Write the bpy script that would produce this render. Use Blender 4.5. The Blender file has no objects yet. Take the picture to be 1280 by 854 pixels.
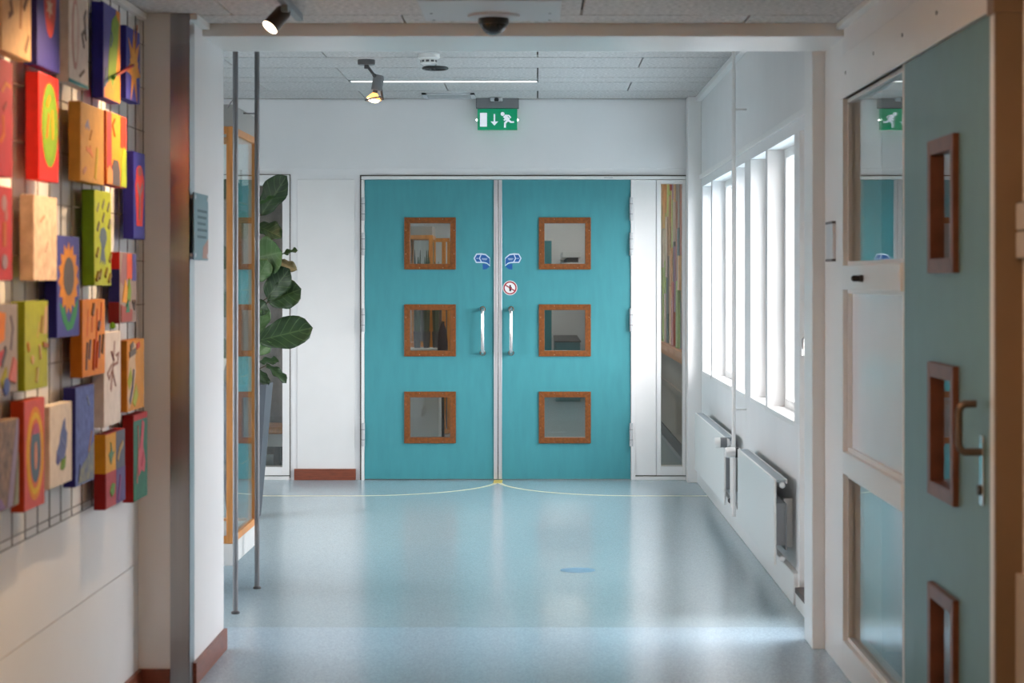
import bpy, bmesh, math, random
from mathutils import Vector, Matrix

# ------------------------------------------------------------------ camera, world, exposure
F = 2450.0            # focal length in pixels of the 1280 px wide frame
CX, CY = 672.0, 350.0 # principal point (vanishing point of the corridor)
H = 1.40              # eye height
SC = bpy.context.scene
COL = SC.collection

cam_d = bpy.data.cameras.new('camera')
cam = bpy.data.objects.new('camera', cam_d)
COL.objects.link(cam)
cam.location = (0, 0, H)
cam.rotation_euler = (math.pi / 2, 0, 0)
cam_d.sensor_width = 36.0
cam_d.lens = F / 1280 * 36
cam_d.shift_x = (640 - CX) / 1280
cam_d.shift_y = (CY - 427) / 1280
cam_d.clip_start = 0.05
cam_d.clip_end = 300
cam_d.dof.use_dof = True
cam_d.dof.focus_distance = 12.6
cam_d.dof.aperture_fstop = 5.0
SC.camera = cam

SC.view_settings.view_transform = 'Standard'
SC.view_settings.look = 'None'
SC.view_settings.gamma = 1.0
SC.view_settings.use_curve_mapping = False
SC.view_settings.exposure = 0.80

world = bpy.data.worlds.new('overcast_sky')
SC.world = world
world.use_nodes = True
wn = world.node_tree.nodes
wn['Background'].inputs[0].default_value = (1.0, 0.945, 0.97, 1)
wn['Background'].inputs[1].default_value = 9.2

cy = SC.cycles
cy.max_bounces = 10
cy.diffuse_bounces = 6
cy.glossy_bounces = 5
cy.transmission_bounces = 6
cy.transparent_max_bounces = 16
cy.caustics_reflective = False
cy.caustics_refractive = False
cy.sample_clamp_indirect = 6.0
cy.use_denoising = True
try:
    cy.denoiser = 'OPENIMAGEDENOISE'
except Exception:
    pass

def YS(s):                     # depth at which one metre shows as s pixels
    return F / s

def sky_portal(y0, y1, z0, z1, x):
    l = bpy.data.lights.new('sky_portal', 'AREA')
    l.shape = 'RECTANGLE'
    l.size = z1 - z0
    l.size_y = abs(y1 - y0)
    l.cycles.is_portal = True
    o = bpy.data.objects.new('sky_portal', l)
    COL.objects.link(o)
    o.location = (x, (y0 + y1) / 2, (z0 + z1) / 2)
    o.rotation_euler = (0, math.pi / 2, 0)
    return o

# ------------------------------------------------------------------ materials
def lin(c):
    return tuple(((v / 255) / 12.92 if v / 255 <= 0.04045 else ((v / 255 + 0.055) / 1.055) ** 2.4) for v in c)

MATS = {}
def M(name, rgb=None, linear=None, rough=0.5, metal=0.0, noise=None, bump=None, spec=0.5, emit=None, stretch=None, c2=None):
    """procedural material; noise=(scale, amount), bump=(scale, strength), stretch=(x,y,z) grain direction"""
    if name in MATS:
        return MATS[name]
    col = linear if linear else lin(rgb)
    m = bpy.data.materials.new(name)
    m.use_nodes = True
    nt = m.node_tree
    b = nt.nodes['Principled BSDF']
    b.inputs['Base Color'].default_value = (*col, 1)
    b.inputs['Roughness'].default_value = rough
    b.inputs['Metallic'].default_value = metal
    b.inputs['Specular IOR Level'].default_value = spec
    tc = nt.nodes.new('ShaderNodeTexCoord')
    mp = nt.nodes.new('ShaderNodeMapping')
    nt.links.new(tc.outputs['Object'], mp.inputs[0])
    if stretch:
        mp.inputs['Scale'].default_value = stretch
    if noise:
        n = nt.nodes.new('ShaderNodeTexNoise')
        n.inputs['Scale'].default_value = noise[0]
        n.inputs['Detail'].default_value = 5
        nt.links.new(mp.outputs[0], n.inputs['Vector'])
        r = nt.nodes.new('ShaderNodeValToRGB')
        a = noise[1]
        r.color_ramp.elements[0].position = 0.3
        r.color_ramp.elements[1].position = 0.7
        dark = tuple(v * (1 - a) for v in col)
        light = lin(c2) if c2 else tuple(min(1, v * (1 + a)) for v in col)
        r.color_ramp.elements[0].color = (*dark, 1)
        r.color_ramp.elements[1].color = (*light, 1)
        nt.links.new(n.outputs['Fac'], r.inputs[0])
        nt.links.new(r.outputs[0], b.inputs['Base Color'])
    if bump:
        n2 = nt.nodes.new('ShaderNodeTexNoise')
        n2.inputs['Scale'].default_value = bump[0]
        n2.inputs['Detail'].default_value = 4
        nt.links.new(mp.outputs[0], n2.inputs['Vector'])
        bp = nt.nodes.new('ShaderNodeBump')
        bp.inputs['Strength'].default_value = bump[1]
        bp.inputs['Distance'].default_value = 0.004
        nt.links.new(n2.outputs['Fac'], bp.inputs['Height'])
        nt.links.new(bp.outputs[0], b.inputs['Normal'])
    if emit:
        b.inputs['Emission Color'].default_value = (*emit[0], 1)
        b.inputs['Emission Strength'].default_value = emit[1]
    MATS[name] = m
    return m

def glass_mat(name, tint=(1, 1, 1), ior=1.5):
    if name in MATS:
        return MATS[name]
    m = bpy.data.materials.new(name)
    m.use_nodes = True
    nt = m.node_tree
    nt.nodes.clear()
    out = nt.nodes.new('ShaderNodeOutputMaterial')
    tr = nt.nodes.new('ShaderNodeBsdfTransparent')
    tr.inputs[0].default_value = (*tint, 1)
    gl = nt.nodes.new('ShaderNodeBsdfGlossy')
    gl.inputs['Roughness'].default_value = 0.0
    gl.inputs['Color'].default_value = (0.95, 0.97, 0.96, 1)
    # Fresnel of each face; the node inverts the index on back faces, so feed it the inverse there
    geo = nt.nodes.new('ShaderNodeNewGeometry')
    fz_ = nt.nodes.new('ShaderNodeMath'); fz_.operation = 'MULTIPLY_ADD'
    fz_.inputs[1].default_value = 1.0 / ior - ior; fz_.inputs[2].default_value = ior
    nt.links.new(geo.outputs['Backfacing'], fz_.inputs[0])
    d = nt.nodes.new('ShaderNodeFresnel')
    nt.links.new(fz_.outputs[0], d.inputs['IOR'])
    mx = nt.nodes.new('ShaderNodeMixShader')
    nt.links.new(d.outputs[0], mx.inputs[0])
    nt.links.new(tr.outputs[0], mx.inputs[1])
    nt.links.new(gl.outputs[0], mx.inputs[2])
    nt.links.new(mx.outputs[0], out.inputs[0])
    MATS[name] = m
    return m

WHITE = M('white_wall_paint', linear=(0.80, 0.80, 0.80), rough=0.55, noise=(3, 0.02), bump=(180, 0.05))
TRIM = M('white_gloss_paint', linear=(0.82, 0.815, 0.80), rough=0.32, noise=(5, 0.015))
TEAL = M('teal_laminate', linear=(0.056, 0.285, 0.320), rough=0.38, noise=(9, 0.05), stretch=(3, 3, 0.6))
TEALD = M('grey_teal_laminate', linear=(0.12, 0.255, 0.28), rough=0.4, noise=(9, 0.05))
WOOD = M('brown_hardwood', rgb=(122, 68, 22), rough=0.38, noise=(14, 0.35), stretch=(4, 4, 4))
WOODD = M('dark_red_hardwood', rgb=(112, 66, 46), rough=0.42, noise=(14, 0.3))
OAK = M('pale_orange_oak', rgb=(222, 150, 78), rough=0.4, noise=(10, 0.18), stretch=(6, 6, 0.7))
SKIRT = M('brown_skirting_wood', rgb=(128, 66, 44), rough=0.35, noise=(12, 0.25), stretch=(1, 1, 8))
STEEL = M('brushed_steel', linear=(0.42, 0.42, 0.43), rough=0.28, metal=1.0, noise=(30, 0.12), stretch=(1, 1, 0.02))
CHROME = M('polished_steel', linear=(0.78, 0.78, 0.79), rough=0.12, metal=1.0)
ALU = M('satin_aluminium', linear=(0.68, 0.68, 0.70), rough=0.35, metal=0.7)
POLE = M('grey_steel_pole', linear=(0.24, 0.245, 0.26), rough=0.48, metal=0.6)
BLACK = M('black_plastic', linear=(0.012, 0.012, 0.013), rough=0.35)
DGREY = M('dark_grey_plastic', linear=(0.10, 0.10, 0.105), rough=0.5)
MGREY = M('mid_grey_enamel', linear=(0.20, 0.205, 0.215), rough=0.45)
LGREY = M('light_grey_plastic', linear=(0.55, 0.56, 0.57), rough=0.45)
RADW = M('radiator_enamel', linear=(0.80, 0.80, 0.78), rough=0.3)
RADG = M('radiator_fin_grey', linear=(0.30, 0.32, 0.34), rough=0.5)
GLASS = glass_mat('clear_glass', (0.97, 0.985, 0.98), 1.5)
GLASSW = glass_mat('window_glass', (0.96, 0.98, 0.98), 1.5)
GLASSD = glass_mat('grey_tinted_glass', (0.93, 0.93, 0.92), 1.5)
PAPER = M('white_print', linear=(0.82, 0.82, 0.82), rough=0.5)
RUBBER = M('black_rubber', linear=(0.01, 0.01, 0.01), rough=0.7)

JOINT = M("dark_joint", linear=(0.10, 0.085, 0.07), rough=0.7)
# wood-wool ceiling board
def woodwool(name, col):
    m = M(name, linear=col, rough=0.9, noise=(95, 0.30), bump=(110, 0.55), stretch=(0.6, 1, 1))
    return m
WOOL = woodwool('wood_wool_board', (0.50, 0.485, 0.475))
WOOLN = woodwool('wood_wool_board_aged', (0.60, 0.57, 0.545))

# speckled linoleum
def lino(name, col, amt):
    m = M(name, linear=col, rough=0.2, noise=(150, amt), bump=(6, 0.012), spec=0.5)
    b = m.node_tree.nodes['Principled BSDF']
    b.inputs['Coat Weight'].default_value = 0.18
    b.inputs['Coat Roughness'].default_value = 0.12
    nt = m.node_tree
    n = nt.nodes.new('ShaderNodeTexNoise')
    n.inputs['Scale'].default_value = 3.0
    n.inputs['Detail'].default_value = 6
    mr = nt.nodes.new('ShaderNodeMapRange')
    mr.inputs['To Min'].default_value = 0.20
    mr.inputs['To Max'].default_value = 0.29
    nt.links.new(n.outputs['Fac'], mr.inputs['Value'])
    nt.links.new(mr.outputs[0], b.inputs['Roughness'])
    return m
LINO = lino('pale_blue_linoleum', (0.355, 0.47, 0.525), 0.18)
LINO2 = lino('blue_linoleum', (0.40, 0.54, 0.645), 0.18)

# ------------------------------------------------------------------ mesh helpers
class MB:
    def __init__(self):
        self.v = []
        self.f = []
    def add(self, vs, fs):
        o = len(self.v)
        self.v += [Vector(p) for p in vs]
        self.f += [tuple(i + o for i in q) for q in fs]
        return self
    def box(self, x0, x1, y0, y1, z0, z1):
        x0, x1 = sorted((x0, x1)); y0, y1 = sorted((y0, y1)); z0, z1 = sorted((z0, z1))
        vs = [(x, y, z) for x in (x0, x1) for y in (y0, y1) for z in (z0, z1)]
        return self.add(vs, [(0, 1, 3, 2), (4, 6, 7, 5), (0, 4, 5, 1), (2, 3, 7, 6), (0, 2, 6, 4), (1, 5, 7, 3)])
    def tube(self, pts, r, n=10, cap=True):
        pts = [Vector(p) for p in pts]
        rs = r if isinstance(r, (list, tuple)) else [r] * len(pts)
        base = len(self.v)
        up = None
        for i, p in enumerate(pts):
            if i == 0:
                d = pts[1] - pts[0]
            elif i == len(pts) - 1:
                d = pts[-1] - pts[-2]
            else:
                d = (pts[i + 1] - pts[i]).normalized() + (pts[i] - pts[i - 1]).normalized()
            d.normalize()
            if up is None:
                up = Vector((0, 0, 1)) if abs(d.z) < 0.9 else Vector((1, 0, 0))
            a = d.cross(up); a.normalize()
            b = a.cross(d); b.normalize()
            up = b
            for k in range(n):
                t = 2 * math.pi * k / n
                self.v.append(p + a * (math.cos(t) * rs[i]) + b * (math.sin(t) * rs[i]))
        for i in range(len(pts) - 1):
            for k in range(n):
                k2 = (k + 1) % n
                self.f.append((base + i * n + k, base + i * n + k2, base + (i + 1) * n + k2, base + (i + 1) * n + k))
        if cap:
            self.f.append(tuple(base + k for k in range(n))[::-1])
            e = base + (len(pts) - 1) * n
            self.f.append(tuple(e + k for k in range(n)))
        return self
    def cyl(self, p0, p1, r, n=20):
        return self.tube([p0, p1], r, n)
    def lathe(self, cx, cy_, prof, n=24):
        base = len(self.v)
        for (r, z) in prof:
            for k in range(n):
                t = 2 * math.pi * k / n
                self.v.append(Vector((cx + r * math.cos(t), cy_ + r * math.sin(t), z)))
        for i in range(len(prof) - 1):
            for k in range(n):
                k2 = (k + 1) % n
                self.f.append((base + i * n + k, base + i * n + k2, base + (i + 1) * n + k2, base + (i + 1) * n + k))
        self.f.append(tuple(base + k for k in range(n))[::-1])
        e = base + (len(prof) - 1) * n
        self.f.append(tuple(e + k for k in range(n)))
        return self
    def prism(self, poly, axis, a0, a1):
        """extrude a 2-D polygon: axis 'x' -> poly is (y,z); 'y' -> (x,z); 'z' -> (x,y)"""
        n = len(poly)
        def P(p, a):
            return {'x': (a, p[0], p[1]), 'y': (p[0], a, p[1]), 'z': (p[0], p[1], a)}[axis]
        vs = [P(p, a0) for p in poly] + [P(p, a1) for p in poly]
        fs = [tuple(range(n))[::-1], tuple(range(n, 2 * n))]
        fs += [(i, (i + 1) % n, n + (i + 1) % n, n + i) for i in range(n)]
        return self.add(vs, fs)

ORG = {}
def obj(name, mb, mat, parent=None, bevel=0.0, smooth=False, kind=None, label=None, cat=None, group=None, origin=None):
    me = bpy.data.meshes.new(name)
    xs = [v.x for v in mb.v]; ys = [v.y for v in mb.v]; zs = [v.z for v in mb.v]
    c = Vector(origin) if origin else Vector(((min(xs) + max(xs)) / 2, (min(ys) + max(ys)) / 2, min(zs)))
    me.from_pydata([tuple(v - c) for v in mb.v], [], mb.f)
    bm = bmesh.new(); bm.from_mesh(me)
    bmesh.ops.recalc_face_normals(bm, faces=bm.faces)
    bm.to_mesh(me); bm.free()
    me.materials.append(mat)
    if smooth:
        for p in me.polygons:
            p.use_smooth = True
        try:
            me.set_sharp_from_angle(angle=math.radians(40))
        except Exception:
            pass
    o = bpy.data.objects.new(name, me)
    COL.objects.link(o)
    ORG[o] = c
    if parent:
        o.parent = parent
        o.location = c - ORG[parent]
    else:
        o.location = c
    if bevel:
        md = o.modifiers.new('bevel', 'BEVEL')
        md.width = bevel
        md.segments = 2
        md.limit_method = 'ANGLE'
    if label: o['label'] = label
    if cat: o['category'] = cat
    if group: o['group'] = group
    if kind: o['kind'] = kind
    return o

def thing(name, loc, label, cat, group=None, kind=None, parent=None):
    o = bpy.data.objects.new(name, None)
    o.empty_display_size = 0.05
    COL.objects.link(o)
    ORG[o] = Vector(loc)
    if parent:
        o.parent = parent
        o.location = ORG[o] - ORG[parent]
    else:
        o.location = loc
    if label: o['label'] = label
    if cat: o['category'] = cat
    if group: o['group'] = group
    if kind: o['kind'] = kind
    return o

def twin(src, at, parent=None):
    """copy of one object at a world position, sharing its mesh"""
    o = src.copy()
    COL.objects.link(o)
    ORG[o] = Vector(at)
    if parent:
        o.parent = parent
        o.location = ORG[o] - ORG[parent]
    else:
        o.parent = None
        o.location = at
    return o

B = lambda *a: MB().box(*a)

# ------------------------------------------------------------------ key positions
YF = YS(178.57)            # far wall face
XR = 1.13                  # right wall of the far room
ZC = 2.665                 # far ceiling
XL = -1.363                # left wall of the near corridor
ZN = 2.31                  # near ceiling
YB0, YB1 = YS(352), YS(330)  # beam front and back
YRT = YS(366)              # return wall facing the camera
XP = -1.19                 # side of the pier
XN = 1.088                 # near right wall
XFL = -4.2                 # far room's left wall (out of view)
YEND = 25.0                # end of the passage beyond the doors
def fx(px): return (px - CX) / 178.57
def fz(py): return H - (py - CY) / 178.57

# ------------------------------------------------------------------ floor
floor = obj('floor', B(-4.6, 4.2, -3.0, YEND + 0.3, -0.12, -0.004), LINO, kind='structure',
            label='pale blue speckled linoleum floor running along the whole corridor', cat='floor')
YSEAM = YS(434 / 1.4)
obj('linoleum_sheet', B(-4.6, 4.2, YSEAM, YEND + 0.3, -0.004, 0), LINO, floor)
obj('linoleum_sheet', B(-4.6, 4.2, -3.0, YSEAM - 0.002, -0.004, 0), LINO2, floor)
CREAM = M('cream_inlay', linear=(0.80, 0.78, 0.56), rough=0.3, noise=(40, 0.1))
yl = YS(270 / 1.4)
def inlay(path, w=0.030):
    mb = MB(); L = []; R = []
    for i, p in enumerate(path):
        a = path[max(0, i - 1)]; b = path[min(len(path) - 1, i + 1)]
        d = Vector((b[0] - a[0], b[1] - a[1], 0)).normalized()
        n = Vector((-d.y, d.x, 0)) * w / 2
        L.append((p[0] + n.x, p[1] + n.y)); R.append((p[0] - n.x, p[1] - n.y))
    for i in range(len(path) - 1):
        mb.prism([L[i], L[i + 1], R[i + 1], R[i]], 'z', 0.0, 0.0008)
    return mb
hl, hr, ctr = fx(456), fx(788), fx(623)
a_l, a_r, bb_ = ctr - hl, hr - ctr, YF - 0.05 - yl
arc_l = [(-2.6, yl), (hl - 0.3, yl)] + [(hl + a_l * math.sin(t), yl + bb_ * (1 - math.cos(t))) for t in [i * math.pi / 2 / 20 for i in range(21)]]
arc_r = [(XR - 0.03, yl), (hr + 0.05, yl)] + [(hr - a_r * math.sin(t), yl + bb_ * (1 - math.cos(t))) for t in [i * math.pi / 2 / 20 for i in range(21)]]
obj('inlay_line', inlay(arc_l), CREAM, floor)
obj('inlay_line', inlay(arc_r), CREAM, floor)
YEL = M('yellow_plate', rgb=(216, 196, 90), rough=0.4, noise=(30, 0.1))
obj('threshold_plate', B(ctr - 0.03, ctr + 0.03, YF - 0.22, YF - 0.02, 0.0, 0.002), YEL, floor)
fy = YS(363 / 1.4)
obj('floor_sticker', MB().prism([(0.28 - 0.0 + 0.085 * math.cos(t), fy + 0.085 * math.sin(t)) for t in [i * 2 * math.pi / 32 for i in range(32)]], 'z', 0.0002, 0.001),
    M('blue_sticker', linear=(0.16, 0.33, 0.48), rough=0.35, noise=(20, 0.1)),
    label='round blue floor sticker on the pale linoleum in front of the doors', cat='sticker')
for o_ in list(COL.objects):
    if o_.name == 'floor_sticker':
        o_.location.x = (722 - CX) / (363 / 1.4)

# ------------------------------------------------------------------ far wall
wf = thing('wall_far', (0, YF, 0), 'white end wall around the teal double doors', 'wall', kind='structure')
zt = fz(219)       # top of the door unit
obj('upper_wall', B(XFL, XR + 0.03, YF - 0.012, YF + 0.14, fz(211), ZC), WHITE, wf, 0.002)
obj('wall_strip', B(XFL, XR + 0.03, YF, YF + 0.14, zt, fz(211)), WHITE, wf)
xs0, xs1 = -2.35, fx(362)      # left sidelight opening
obj('wall_panel', B(xs1 + 0.001, fx(450), YF, YF + 0.14, 0, zt), WHITE, wf)
obj('wall_panel', B(XFL, xs0, YF, YF + 0.14, 0, zt), WHITE, wf)
obj('wall_panel', B(xs1 + 0.055, fx(448) - 0.025, YF - 0.006, YF, 0.0, zt - 0.03), TRIM, wf, 0.002)
obj('baseboard_far', B(fx(368), fx(445), YF - 0.022, YF, 0.0, fz(586)), SKIRT, bevel=0.002, kind='structure',
    label='short brown wooden skirting board left of the teal doors', cat='skirting')
# shadow joint around the frames

# door frame with right-hand panel and sidelight
fr = thing('trim_1', (fx(620), YF, 0), 'white painted frame of the teal double doors with narrow side panel', 'door frame', kind='structure')
D0, D1 = YF - 0.025, YF + 0.10
obj('jamb', B(fx(452), fx(456) - 0.002, D0, D1, 0, fz(225)), TRIM, fr, 0.002)
obj('frame_head', B(fx(452), fx(857), D0, D1, fz(225) + 0.003, fz(220.5)), TRIM, fr, 0.002)
obj('jamb', B(fx(788) + 0.003, fx(794), D0, D1, 0, fz(225)), TRIM, fr, 0.002)
obj('shadow_gap', B(fx(450), fx(452), D0 + 0.02, D1, 0, zt), JOINT, fr)
obj('shadow_gap', B(fx(450), XR + 0.03, D0 + 0.02, D1, fz(220.5), zt + 0.001), JOINT, fr)
obj('side_panel', B(fx(794), fx(820), D0 + 0.012, D1, fz(594), fz(225)), TRIM, fr, 0.002)
obj('sidelight_stile', B(fx(820) + 0.002, fx(826), D0 + 0.004, D1, fz(594), fz(225)), TRIM, fr, 0.002)
obj('sidelight_stile', B(fx(853.5), fx(857), D0 + 0.004, D1, fz(594), fz(225)), TRIM, fr, 0.002)
obj('sidelight_rail', B(fx(826), fx(853.5), D0 + 0.004, D1, fz(230) + 0.002, fz(225)), TRIM, fr, 0.002)
obj('sidelight_rail', B(fx(826), fx(853.5), D0 + 0.004, D1, fz(594), fz(583)), TRIM, fr, 0.002)
obj('shadow_gap', B(fx(794), fx(857), D0 + 0.03, D1, fz(595.5), fz(594)), JOINT, fr)
obj('bottom_rail', B(fx(794), fx(857), D0, D1, 0, fz(595.5)), TRIM, fr, 0.002)
obj('sidelight_pane', B(fx(826), fx(853.5), YF + 0.03, YF + 0.036, fz(583), fz(230)), GLASSD, fr)
obj('label_strip', B(fx(755), fx(766), D0 - 0.002, D0, fz(223), fz(221.8)), LGREY, fr)
# left sidelight (window)
wl = thing('window_1', (fx(340), YF, 0), 'tall narrow glazed sidelight with white frame behind the potted fig', 'window', kind='structure')
zl0, zl1 = fz(594), zt
obj('window_stile', B(fx(353.5), xs1, D0, D1, zl0, zl1), TRIM, wl, 0.002)
obj('window_stile', B(xs0, xs0 + 0.06, D0, D1, zl0, zl1), TRIM, wl, 0.002)
obj('window_rail', B(xs0, fx(353.5), D0, D1, fz(232), zl1), TRIM, wl, 0.002)
obj('window_rail', B(xs0, fx(353.5), D0, D1, zl0, fz(583.5)), TRIM, wl, 0.002)
obj('window_sill_panel', B(xs0, xs1, D0 + 0.015, D1, 0, zl0 - 0.008), TRIM, wl, 0.002)
obj('shadow_gap', B(xs0, xs1, D0 + 0.03, D1, zl0 - 0.008, zl0), JOINT, wl)
obj('shadow_gap', B(xs1, xs1 + 0.006, D0 + 0.02, D0 + 0.026, zl0 - 0.02, zl1), JOINT, wl)
obj('shadow_gap', B(xs0, xs1 + 0.006, D0 + 0.02, D0 + 0.026, zl1, zl1 + 0.006), JOINT, wl)
obj('pane', B(xs0 + 0.06, fx(353.5), YF + 0.03, YF + 0.036, fz(583.5), fz(232)), GLASSD, wl)

# ------------------------------------------------------------------ teal double doors
SCREW = CHROME
WIN_Y = [(272, 337), (380.5, 445.5), (489.5, 554)]
def arrow_sticker(parent, sgn, ycf):
    """blue curved push arrow with a white outline; sgn mirrors it about the meeting line"""
    mid = 622.4 if sgn < 0 else 621.6
    def P(zx, zy):
        px = 580 + zx / 10.68; py = 300 + zy / 10.68
        if sgn > 0:
            px = 2 * 622 - px
        return (fx(px), fz(py))
    blue = M('sign_blue', linear=(0.008, 0.105, 0.36), rough=0.4)
    outl = M('sign_white_blue', linear=(0.62, 0.74, 0.86), rough=0.4)
    base = obj('push_sticker', MB().prism([P(*p) for p in [(128, 245), (163, 182), (232, 178), (292, 188), (348, 238), (348, 352), (308, 318), (270, 308), (160, 308)]], 'y', ycf - 0.0012, ycf), outl, parent)
    obj('print', MB().prism([P(*p) for p in [(146, 246), (172, 200), (222, 198), (200, 246), (224, 292), (170, 292)]], 'y', ycf - 0.0018, ycf - 0.001), blue, base)
    obj('print', MB().prism([P(*p) for p in [(234, 198), (288, 206), (342, 252), (344, 335), (308, 304), (268, 294), (240, 292), (216, 246)]], 'y', ycf - 0.0018, ycf - 0.001), blue, base)
    obj('print', MB().prism([P(*p) for p in [(250, 316), (300, 326), (344, 354), (300, 390), (252, 397)]], 'y', ycf - 0.0018, ycf), blue, base)
    for zy in (246, 262):
        obj('lettering', MB().prism([P(238, zy), (P(312, zy)), (P(312 - (zy - 246), zy + 6)), (P(238 + (zy - 246), zy + 6))], 'y', ycf - 0.0022, ycf - 0.0016), outl, base)
    obj('lettering', MB().prism([P(162, 244), P(196, 244), P(196, 250), P(162, 250)], 'y', ycf - 0.0022, ycf - 0.0016), outl, base)

def teal_leaf(n, x0, x1, meet, label):
    yf, yb = YF - 0.012, YF + 0.036
    t = thing('door_%d' % n, ((x0 + x1) / 2, YF, 0), label, 'door', kind='structure')
    cxw = [fx(505.5), fx(570)] if meet > 0 else [fx(673.5), fx(738.5)]
    z0, z1 = 0.008, fz(225)
    # leaf with three openings, built of rails and stiles of the same laminate (one sheet)
    mb = MB()
    wx0, wx1 = cxw[0] + 0.03, cxw[1] - 0.03
    mb.box(x0, wx0, yf, yb, z0, z1).box(wx1, x1, yf, yb, z0, z1)
    zs = [z0] + [v for (a, b) in WIN_Y[::-1] for v in (fz(b) + 0.03, fz(a) - 0.03)] + [z1]
    for i in range(0, len(zs), 2):
        mb.box(wx0, wx1, yf, yb, zs[i], zs[i + 1])
    leaf = obj('leaf', mb, TEAL, t)
    # meeting edge strip
    if meet > 0:
        obj('edge_strip', B(x1, x1 + 0.026, yf - 0.012, yb, z0, z1), ALU, t, 0.002)
    else:
        obj('edge_strip', B(x0 - 0.024, x0, yf - 0.012, yb, z0, z1), ALU, t, 0.002)
    w = 0.040
    for (a, b) in WIN_Y:
        za, zb = fz(b), fz(a)
        wt = thing('vision_panel', ((cxw[0] + cxw[1]) / 2, yf, za), None, None, parent=t)
        xa, xb = cxw
        yy0, yy1 = yf - 0.014, yb + 0.01
        for poly in ([(xa, za), (xb, za), (xb - w, za + w), (xa + w, za + w)],
                     [(xa, zb), (xa + w, zb - w), (xb - w, zb - w), (xb, zb)],
                     [(xa, za), (xa + w, za + w), (xa + w, zb - w), (xa, zb)],
                     [(xb, za), (xb, zb), (xb - w, zb - w), (xb - w, za + w)]):
            obj('frame_rail', MB().prism(poly, 'y', yy0, yy1), WOOD, wt, 0.002)
        obj('pane', B(xa + w - 0.004, xb - w + 0.004, YF + 0.01, YF + 0.016, za + w - 0.004, zb - w + 0.004), GLASS, wt)
        for q in (0.3, 0.75):
            for (sx, sz) in ((xa + (xb - xa) * q, za + 0.012), (xa + (xb - xa) * q, zb - 0.012), (xa + 0.012, za + (zb - za) * q), (xb - 0.012, za + (zb - za) * q)):
                obj('screw', MB().cyl((sx, yy0 - 0.001, sz), (sx, yy0 + 0.002, sz), 0.0024, 8), SCREW, wt)
    # pull handle
    hx = fx(603.5) if meet > 0 else fx(639)
    hz0, hz1 = fz(441), fz(386.5)
    ho = yf - 0.075
    pts = [(hx, yf, hz0)]
    for i in range(6):
        an = math.pi / 2 * i / 5
        pts.append((hx, ho + 0.03 - 0.03 * math.sin(an), hz0 + 0.03 - 0.03 * math.cos(an)))
    for i in range(6):
        an = math.pi / 2 * i / 5
        pts.append((hx, ho + 0.03 - 0.03 * math.cos(an), hz1 - 0.03 + 0.03 * math.sin(an)))
    pts.append((hx, yf, hz1))
    hd = obj('pull_handle', MB().tube(pts, 0.0125, 14), CHROME, t, smooth=True)
    for hz in (hz0, hz1):
        obj('rosette', MB().cyl((hx, yf - 0.006, hz), (hx, yf, hz), 0.02, 20), CHROME, hd, smooth=True)
    # hinges
    gx = fx(454.5) if meet > 0 else fx(788.7)
    for (a, b) in ((247, 276), (291, 319.5), (385.5, 414.5), (528.5, 557.5)):
        hg = obj('hinge', MB().cyl((gx, yf - 0.022, fz(b)), (gx, yf - 0.022, fz(a)), 0.012, 14), LGREY, t, smooth=True)
        obj('hinge_leaf', B(gx - 0.002, gx + 0.002, yf - 0.022, yf + 0.012, fz(b) + 0.01, fz(a) - 0.01), LGREY, hg)
        for q in (0.28, 0.72):
            zz = fz(b) + (fz(a) - fz(b)) * q
            obj('hinge_joint', MB().cyl((gx, yf - 0.022, zz - 0.002), (gx, yf - 0.022, zz + 0.002), 0.0126, 14), MGREY, hg)
    arrow_sticker(t, -1 if meet > 0 else 1, yf)
    return t, yf
teal_leaf(1, fx(456), fx(617.5), 1, 'left teal leaf of the double doors, blue arrow sticker only')
d2, dyf = teal_leaf(2, fx(627.5), fx(788), -1, 'teal door leaf with the round red prohibition sticker under the blue arrow')
obj('door_seal', B(fx(622.3), fx(623.9), YF - 0.004, YF + 0.03, 0.01, fz(225)), RUBBER, d2)
# prohibition sticker
pc = (fx(637.6), fz(360))
def circ(r, n=36): return [(pc[0] + r * math.cos(2 * math.pi * i / n), pc[1] + r * math.sin(2 * math.pi * i / n)) for i in range(n)]
ps = obj('prohibition_sticker', MB().prism(circ(0.051), 'y', dyf - 0.001, dyf), PAPER, d2)
RED = M('sign_red', linear=(0.36, 0.012, 0.03), rough=0.4)
ring = MB()
for i in range(36):
    a0, a1 = 2 * math.pi * i / 36, 2 * math.pi * (i + 1) / 36
    ring.prism([(pc[0] + r * math.cos(a), pc[1] + r * math.sin(a)) for (r, a) in ((0.046, a0), (0.046, a1), (0.037, a1), (0.037, a0))], 'y', dyf - 0.0016, dyf - 0.001)
obj('red_ring', ring, RED, ps)
c45 = math.cos(math.radians(-32)), math.sin(math.radians(-32))
obj('red_slash', MB().prism([(pc[0] + c45[0] * a - c45[1] * b, pc[1] + c45[1] * a + c45[0] * b) for (a, b) in ((-0.04, -0.004), (0.04, -0.004), (0.04, 0.004), (-0.04, 0.004))], 'y', dyf - 0.0018, dyf - 0.001), RED, ps)
obj('black_pictogram', MB().prism([(pc[0] + x, pc[1] + z) for (x, z) in ((-0.006, -0.026), (0.0, -0.02), (0.007, -0.026), (0.009, -0.008), (0.013, 0.006), (0.006, 0.008), (0.008, 0.017), (0.0, 0.023), (-0.006, 0.016), (-0.004, 0.008), (-0.009, 0.0), (-0.005, -0.008))], 'y', dyf - 0.0015, dyf - 0.001), BLACK, ps)

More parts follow.
